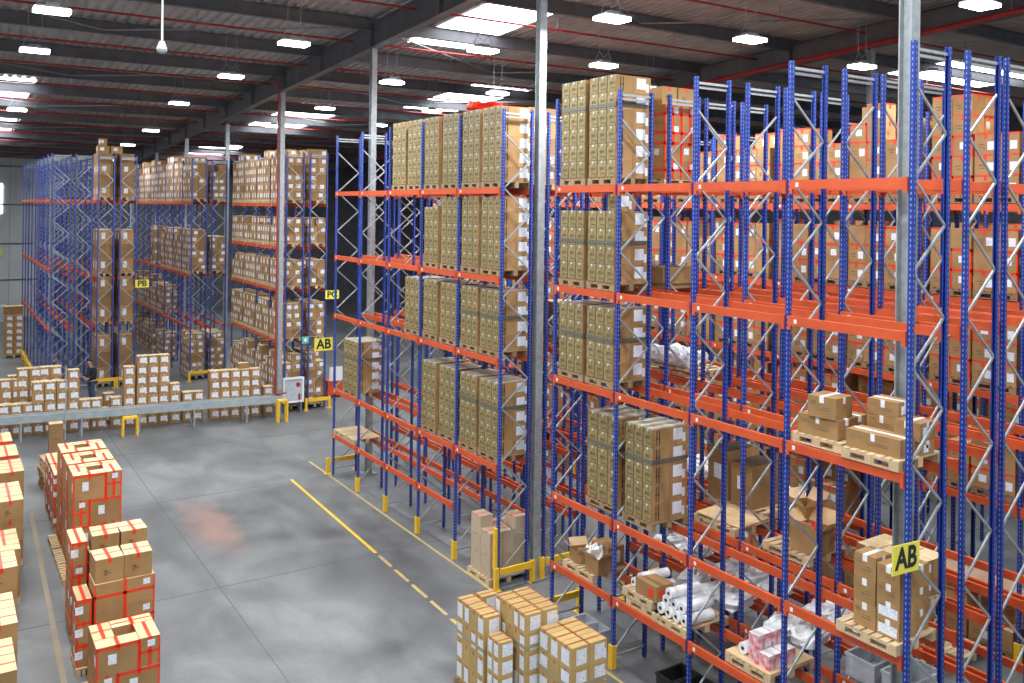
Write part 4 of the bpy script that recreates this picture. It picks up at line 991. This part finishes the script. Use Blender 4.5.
# ---- near left: two lines of red taped pallet loads
GL = 'red taped cartons in the left floor lines'
def tl(x, y, z, d, v, lab, rz=0): carton('taped', x, y, z, d, v, lab, GL, True, rz, prio=4)
def tall_load(yf, nl, desc, x0=-7.72, h=.5, left=True, ring=True, z0=.145, w=1.0):
    """load whose front face is at y=yf, 1 m deep; cartons round a hollow centre"""
    pallet(x0 + w / 2 - .1, yf + .5, .001, w + .16, .98, 'pallet under the ' + desc, 'pallets of the left floor lines')
    a = w / 3
    for k in range(nl):
        top = k == nl - 1
        l = layer(k, nl)
        if k % 2 == 0:
            tl(x0 + a / 2, yf + .33, z0 + k * (h + .003), (a - .01, .64, h), 0, 'red taped carton, left front, %s, %s' % (l, desc))
            tl(x0 + a * 2, yf + .16, z0 + k * (h + .003), (2 * a - .01, .31, h), 1, 'red taped carton, right front, %s, %s' % (l, desc))
        else:
            tl(x0 + a, yf + .16, z0 + k * (h + .003), (2 * a - .01, .31, h), 1, 'red taped carton, left front, %s, %s' % (l, desc))
            tl(x0 + a * 2.5, yf + .33, z0 + k * (h + .003), (a - .01, .64, h), 0, 'red taped carton, right front, %s, %s' % (l, desc))
        if 1:
            if k % 2 == 0:
                tl(x0 + a * 2.5, yf + .64, z0 + k * (h + .003), (a - .01, .62, h), 2, 'red taped carton, right rear, %s, %s' % (l, desc)); tl(x0 + a, yf + .81, z0 + k * (h + .003), (2 * a - .01, .29, h), 2, 'red taped carton, left rear, %s, %s' % (l, desc))
            else:
                tl(x0 + a * .5, yf + .64, z0 + k * (h + .003), (a - .01, .62, h), 2, 'red taped carton, left rear, %s, %s' % (l, desc)); tl(x0 + a * 2, yf + .81, z0 + k * (h + .003), (2 * a - .01, .29, h), 2, 'red taped carton, right rear, %s, %s' % (l, desc))
tall_load(-4.78, 4, 'nearest of the three tallest loads', x0=-7.93, h=.56)
tall_load(-3.72, 4, 'middle one of the three tallest loads', x0=-7.93, h=.56)
tall_load(-2.62, 4, 'farthest of the three tallest loads', x0=-7.93, h=.56)
for i, y in enumerate((.62, -.58)):
    pallet(-7.42, y, .001, 1.0, 1.15, 'pallet under the %s low load behind the tallest loads' % ('farther', 'nearer')[i], 'pallets of the left floor lines')
    for k in range(4):
        for q in range(4):
            for e in range(2): tl(-7.78 + .255 * q if False else -7.80 + .25 * q, y + .28 - .57 * e, .145 + k * .333, (.245, .56, .33), (1, 0, 1)[(q + k) % 3], 'taped carton, %s, %s column, %s %s low load behind the tallest' % (layer(k, 4), ('left', 'second', 'third', 'right')[q], ('rear', 'front')[e], ('farther', 'nearer')[i]))
pallet(-7.46, -6.0, .001, 1.02, .95, 'pallet under the hidden low load before the tallest', 'pallets of the left floor lines')
for k in range(2):
    for q in range(2): tl(-7.78 + .52 * q, -6.0, .145 + k * .45, (.51, .9, .445), 1, 'taped carton, %s, %s, low load before the tallest' % (layer(k, 2), ('left', 'right')[q]))
# loads nearer the camera
pallet(-8.12, -7.2, .001, .28, .9, 'small pallet left of the rear paired cartons', 'pallets of the left floor lines')
for k in range(4): tl(-8.14, -7.2, .145 + k * .44, (.27, .85, .435), k % 2, 'narrow taped carton, %s, tall stack left of the rear pair' % layer(k, 4))
pallet(-7.46, -7.6, .001, 1.0, .8, 'pallet under the rear paired cartons', 'pallets of the left floor lines')
for k in range(3):
    for i in range(2): tl(-7.72 + .5 * i, -7.6, .145 + k * .51, (.49, .66, .505), k % 2, 'red taped carton, %s, %s, load with rear paired cartons' % (layer(k, 3), ('left', 'right')[i]))
for i in range(2): tl(-7.71 + .49 * i, -7.62, .145 + 3 * .513, (.475, .58, .38), 2, 'top carton with red cross tape, rear pair, %s one' % ('left', 'right')[i], (-.03, .04)[i])
pallet(-7.6, -8.7, .001, 1.1, .8, 'pallet under the front paired cartons', 'pallets of the left floor lines')
for k in range(3): tl(-7.56, -8.72, .145 + k * .475, (1.02, .62, .472), (1, 0, 0)[k], 'wide red taped carton, %s, under the front pair' % layer(k, 3), .02)
for k in range(3): tl(-8.22, -8.65, .145 + k * .40, (.24, .7, .395), 1, 'small red taped carton, %s, left flank below the front pair' % layer(k, 3))
pallet(-8.22, -8.65, .001, .26, .8, 'small pallet left of the front paired cartons', 'pallets of the left floor lines')
for i in range(2): tl(-7.82 + .50 * i, -8.72, .145 + 3 * .477, (.475, .56, .42), 2, 'stencilled top carton with red cross tape, front pair, %s one' % ('left', 'right')[i], (.03, -.03)[i])
tall_load(-10.55, 2, 'nearest load at the bottom edge', x0=-8.24, h=.48)
# leftmost line
for i, (yf, xr, nl, hh, v, ln) in enumerate(((2.9, -8.6, 3, .46, 0, 1.2), (1.2, -8.56, 3, .46, 1, 1.3), (-.5, -8.55, 3, .46, 2, 1.3), (-3.0, -8.74, 3, .46, 2, 1.6), (-5.2, -8.95, 2, .5, 2, 1.4), (-7.1, -9.13, 3, .44, 2, 1.3), (-9.7, -9.30, 3, .44, 2, 1.4), (-11.4, -9.42, 3, .44, 2, 1.2))):
    ps = ['farthest', 'second', 'third', 'fourth', 'fifth', 'sixth', 'seventh', 'nearest'][i]
    pallet(xr - .55, yf + ln / 2, .001, 1.1, ln, 'pallet under the %s load of the line at the left edge' % ps, 'pallets of the left floor lines')
    for k in range(nl):
        for q in range(2):
            for e in range(2): tl(xr - .28 - .55 * q, yf + ln / 4 + e * ln / 2, .145 + k * (hh + .003), (.54, ln / 2 - .02, hh), (1 if v < 2 else 2), 'taped carton, %s, %s, %s of the %s load at left edge' % (layer(k, nl), ('right', 'left')[q], ('front', 'rear')[e], ps))
# stack of empty pallets
for k in range(6): pallet(-7.45 + .03 * math.sin(k * 1.7), 3.1 + .03 * math.cos(k), .001 + k * .143, .8, 1.0, 'empty wooden pallet, %s in the stack behind the red taped row' % (['bottom', 'second', 'third', 'fourth', 'fifth', 'sixth', 'seventh', 'eighth', 'top'][k if k < 5 else 8]), 'stack of empty pallets', rz=.08 + .02 * math.sin(k * 3))
# ---- the three stacks of kraft cartons at the bottom edge
GF = 'kraft cartons at the bottom edge'
def near_stack(x0, y0, nx, ny, dims, heights, desc, z=.145, rz=0):
    dx, dy, dz = dims
    pallet(x0 + nx * dx / 2, y0 - ny * dy / 2, .001, nx * dx + .04, ny * dy + .04, 'pallet under the ' + desc, 'pallets at the bottom edge', 'wood_dark')
    for i in range(nx):
        for j in range(ny):
            n = heights[i][j]
            for k in range(n):
                if k < n - 1 and i > 0 and j < ny - 1 and n > 2 and heights[i - 1][j] >= n: continue
                v = 0
                if i == 0 and j == 0: v = 3
                elif i == 0 and j == ny - 1: v = 3
                elif i == 0 and (j + k) % 3 == 1: v = 1
                lab = 'kraft carton, %s, row %s, %s column, %s at bottom edge' % (layer(k, n), ['one', 'two', 'three', 'four', 'five'][j], ('left', 'right', 'far right')[i], desc)
                carton('near', x0 + dx * (i + .5), y0 - dy * (j + .5), z + k * (dz + .003), (round(dx - .008, 3), round(dy - .008, 3), dz), v, lab, GF, True, prio=5)
near_stack(-2.73, -12.74, 1, 4, (.335, .235, .345), [[4, 4, 4, 4]], 'left stack')
near_stack(-2.36, -12.74, 1, 1, (.36, .22, .345), [[4]], 'small stack behind')
near_stack(-2.36, -13.42, 2, 5, (.34, .188, .32), [[5] * 5, [5] * 5], 'middle stack')
near_stack(-2.72, -13.76, 1, 2, (.28, .188, .285), [[4] * 2], 'low left stack')
near_stack(-2.12, -14.40, 2, 3, (.365, .295, .345), [[4] * 3, [4] * 3], 'right stack')
for (xa, xb, ya, yb, zb, d) in ((-2.73, -2.395, -13.68, -12.74, .95, 'left'), (-2.36, -1.68, -14.36, -13.42, 1.2, 'middle'), (-2.12, -1.39, -15.285, -14.4, .9, 'right')):
    m = MB(); t = .008; m.box(xa - t, xa - t / 2, ya - t, yb + t, zb, zb + .06, 'strap_pale'); m.box(xb + t / 2, xb + t, ya - t, yb + t, zb, zb + .06, 'strap_pale'); m.box(xa - t, xb + t, ya - t, ya - t / 2, zb, zb + .06, 'strap_pale'); m.box(xa - t, xb + t, yb + t / 2, yb + t, zb, zb + .06, 'strap_pale')
    tag(m.build('film_band'), 'greyish film band round the %s stack of kraft cartons at the bottom edge' % d, 'stretch film', 'film bands on kraft stacks')
# ---- painted lines and floor joints
def strip(x0, y0, x1, y1, w, mat, name, label=None, cat='floor line', kind=None, z=.004):
    d = Vector((x1 - x0, y1 - y0, 0)); n = Vector((-d.y, d.x, 0)).normalized() * w / 2; a, b = Vector((x0, y0, 0)), Vector((x1, y1, 0))
    m = MB(); P = [a - n, b - n, b + n, a + n]; m.v = [tuple(p) for p in P] + [(p.x, p.y, z) for p in P]; k = m.mi(mat)
    for f in ((3, 2, 1, 0), (4, 5, 6, 7), (0, 1, 5, 4), (1, 2, 6, 5), (2, 3, 7, 6), (3, 0, 4, 7)): m.f.append(f); m.m.append(k)
    o = m.build(name); tag(o, label, cat if label else None, None, kind)
strip(-1.28, .2, -1.46, -6.5, .085, 'yellow_paint', 'yellow_floor_line', 'bold yellow line painted on the open floor left of the near rack')
strip(-.12, 1.8, -.2, -19.5, .06, 'yellow_worn', 'yellow_floor_line', 'yellow line painted at the feet of the near rack')
for k in range(5): strip(-1.47 - .028 * k, -6.7 - .95 * k, -1.49 - .028 * k, -7.45 - .95 * k, .08, 'yellow_worn', 'yellow_floor_dash', 'worn yellow dash continuing the bold floor line, %s of five' % ['farthest', 'second', 'middle', 'fourth', 'nearest'][k])
strip(-8.28, 1, -8.62, -12, .10, 'line_worn', 'worn_floor_line', 'worn brownish line on the floor between the two carton lines')
n = 7
for y in (-13.2, -6.55, .0, 5.6, 13, 20): strip(X0, y, X1, y, .025, 'joint', 'trim_%d' % n, kind='structure', z=.002); n += 1
for x in (-16, -5.2, 5.0): strip(x, Y0, x, Y1, .02, 'joint', 'trim_%d' % n, kind='structure', z=.0022); n += 1

# ---- red wrapped bundle on the top load
sack(.5, -8.0, T[4] + .142 + 5 * .337 + .02, .75, .9, .22, 5, 'red film wrapped bundle lying on the top shelf load left of the column', None, 'tape_red', 'red_bundle')
block_load('far', 1.25, -8.0, T[4], 2, 3, 5, (.4, .29, .36), 'top load in the second row left of the column', 'cartons high in the second row', prio=.8)

# ------------------------------------------------------------------ the standing person
def person(x, y, rz, label):
    root = empty('person', (x, y, 0), rz, label, 'person')
    def skin(name, pts, edges, rad, mat, lv=2, parent=root):
        me = bpy.data.meshes.new(name); me.from_pydata(pts, edges, []); o = bpy.data.objects.new(name, me); COL.objects.link(o); o.parent = parent
        me.materials.append(MATS[mat]); md = o.modifiers.new('s', 'SKIN'); sv = me.skin_vertices[0].data
        for i, r in enumerate(rad): sv[i].radius = r if isinstance(r, tuple) else (r, r)
        sv[0].use_root = True
        o.modifiers.new('u', 'SUBSURF').levels = lv; o.modifiers['u'].render_levels = lv
        return o
    # facing -X (left), one arm forward holding a scanner, head bent down
    P = [(0, 0, .95), (0, 0, 1.15), (-.02, 0, 1.38), (-.04, 0, 1.52), (-.06, 0, 1.60), (-.09, 0, 1.70), (-.10, 0, 1.80),
         (0, .10, .88), (-.03, .11, .50), (.02, .11, .09), (-.13, .12, .04), (0, -.10, .88), (.02, -.11, .50), (.06, -.11, .09), (-.09, -.12, .04),
         (-.01, .19, 1.44), (-.04, .23, 1.17), (-.27, .15, 1.08), (-.34, .12, 1.08), (-.01, -.19, 1.44), (.0, -.23, 1.17), (-.22, -.15, 1.05), (-.29, -.12, 1.06)]
    E_ = [(0, 1), (1, 2), (2, 3), (3, 4), (4, 5), (5, 6), (0, 7), (7, 8), (8, 9), (9, 10), (0, 11), (11, 12), (12, 13), (13, 14), (2, 15), (15, 16), (16, 17), (17, 18), (2, 19), (19, 20), (20, 21), (21, 22)]
    Rr = [(.09, .07), (.09, .07), (.09, .07), .06, .055, .09, .075, .09, .065, .045, .035, .09, .065, .045, .035, .06, .045, .035, .03, .06, .045, .035, .03]
    b = skin('body', P, E_, Rr, 'skin')
    J = [(0, 0, .90), (0, 0, 1.15), (-.02, 0, 1.38), (-.035, 0, 1.49), (-.01, .19, 1.44), (-.04, .23, 1.17), (-.24, .16, 1.085), (-.01, -.19, 1.44), (.0, -.23, 1.17), (-.19, -.16, 1.055)]
    skin('jacket', J, [(0, 1), (1, 2), (2, 3), (2, 4), (4, 5), (5, 6), (2, 7), (7, 8), (8, 9)], [(.20, .17), (.20, .16), (.21, .16), .095, .10, .075, .06, .10, .075, .06], 'jacket_dark')
    T_ = [(0, 0, 1.0), (0, .10, .86), (-.03, .11, .50), (.02, .11, .12), (0, -.10, .86), (.02, -.11, .50), (.06, -.11, .12)]
    skin('jeans', T_, [(0, 1), (1, 2), (2, 3), (0, 4), (4, 5), (5, 6)], [(.19, .17), .12, .085, .068, .11, .085, .068], 'jeans')
    for s, dx in ((1, 0), (-1, .04)): skin('shoe', [(.05 + dx, .11 * s, .05), (-.06 + dx, .115 * s, .045), (-.16 + dx, .12 * s, .035)], [(0, 1), (1, 2)], [.05, .05, .036], 'rubber_black')
    skin('hair', [(-.055, 0, 1.72), (-.07, 0, 1.79), (-.10, 0, 1.84)], [(0, 1), (1, 2)], [(.085, .085), (.09, .085), (.06, .055)], 'hair')
    for s in (1, -1):   # four fingers and a thumb per hand, curled round the scanner
        for q in range(4): z = 1.11 - .022 * q if s > 0 else 1.09 - .022 * q; xx = -.34 if s > 0 else -.29; skin('finger', [(xx, s * .115, z), (xx - .045, s * .10, z - .002), (xx - .06, s * .07, z - .008)], [(0, 1), (1, 2)], [.010, .009, .008], 'skin', 1)
        xx = -.33 if s > 0 else -.28; skin('thumb', [(xx + .02, s * .10, 1.10), (xx - .02, s * .075, 1.125), (xx - .045, s * .06, 1.12)], [(0, 1), (1, 2)], [.012, .010, .009], 'skin', 1)
    for s in (1, -1): MB().box(-.186, -.182, s * .03 - .012, s * .03 + .012, 1.742, 1.752, 'ink').build('eye', root)
    MB().cyl((-.175, 0, 1.735), (-.205, 0, 1.705), .012, 'skin', 8, .017).build('nose', root); MB().box(-.178, -.174, -.025, .025, 1.672, 1.679, 'tape_brown').build('mouth', root)
    for s in (1, -1): MB().cyl((-.085, s * .085, 1.71), (-.075, s * .102, 1.725), .025, 'skin', 8, .022).build('ear', root)
    return root
person(-4.96, 14.7, .25, 'person in dark jacket and blue jeans standing beyond the floor cartons, holding a scanner')
o = empty('handheld_scanner', (-5.36, 14.6, 1.04), label='small dark handheld scanner held by the standing person', cat='scanner')
MB().box(-.09, .03, -.04, .04, .03, .08, 'rubber_black').build('head', o); MB().box(-.01, .03, -.02, .02, -.09, .03, 'rubber_black').build('grip', o)
# small orange stacker parked in the far aisle
o = empty('pallet_truck', (4.3, 11, 0), label='small orange pallet truck with white mast shield parked in the far aisle', cat='pallet truck')
MB().box(-.35, .35, -.3, .3, .1, .75, 'beam_orange').build('body', o); MB().box(-.3, .3, -.36, -.31, .75, 1.35, 'white_paint').build('shield', o)
for s in (-1, 1):
    MB().cyl((s * .25 - .04, -.1, .1), (s * .25 + .04, -.1, .1), .1, 'rubber_black', 14).build('wheel', o); MB().box(s * .25 - .07, s * .25 + .07, .3, 1.4, .05, .12, 'beam_orange').build('fork', o)

flush()

# ------------------------------------------------------------------ world and output
w = bpy.data.worlds.new('world'); bpy.context.scene.world = w; w.use_nodes = True
bg = w.node_tree.nodes['Background']; bg.inputs['Color'].default_value = (.86, .93, 1.0, 1); bg.inputs['Strength'].default_value = .42
sc = bpy.context.scene
sc.view_settings.view_transform = 'Standard'; sc.view_settings.look = 'None'; sc.view_settings.gamma = 1; sc.view_settings.use_curve_mapping = False
sc.view_settings.exposure = 0.1
sc.cycles.use_denoising = True
sc.cycles.max_bounces = 6; sc.cycles.diffuse_bounces = 4; sc.cycles.glossy_bounces = 3
sc.cycles.sample_clamp_indirect = 6
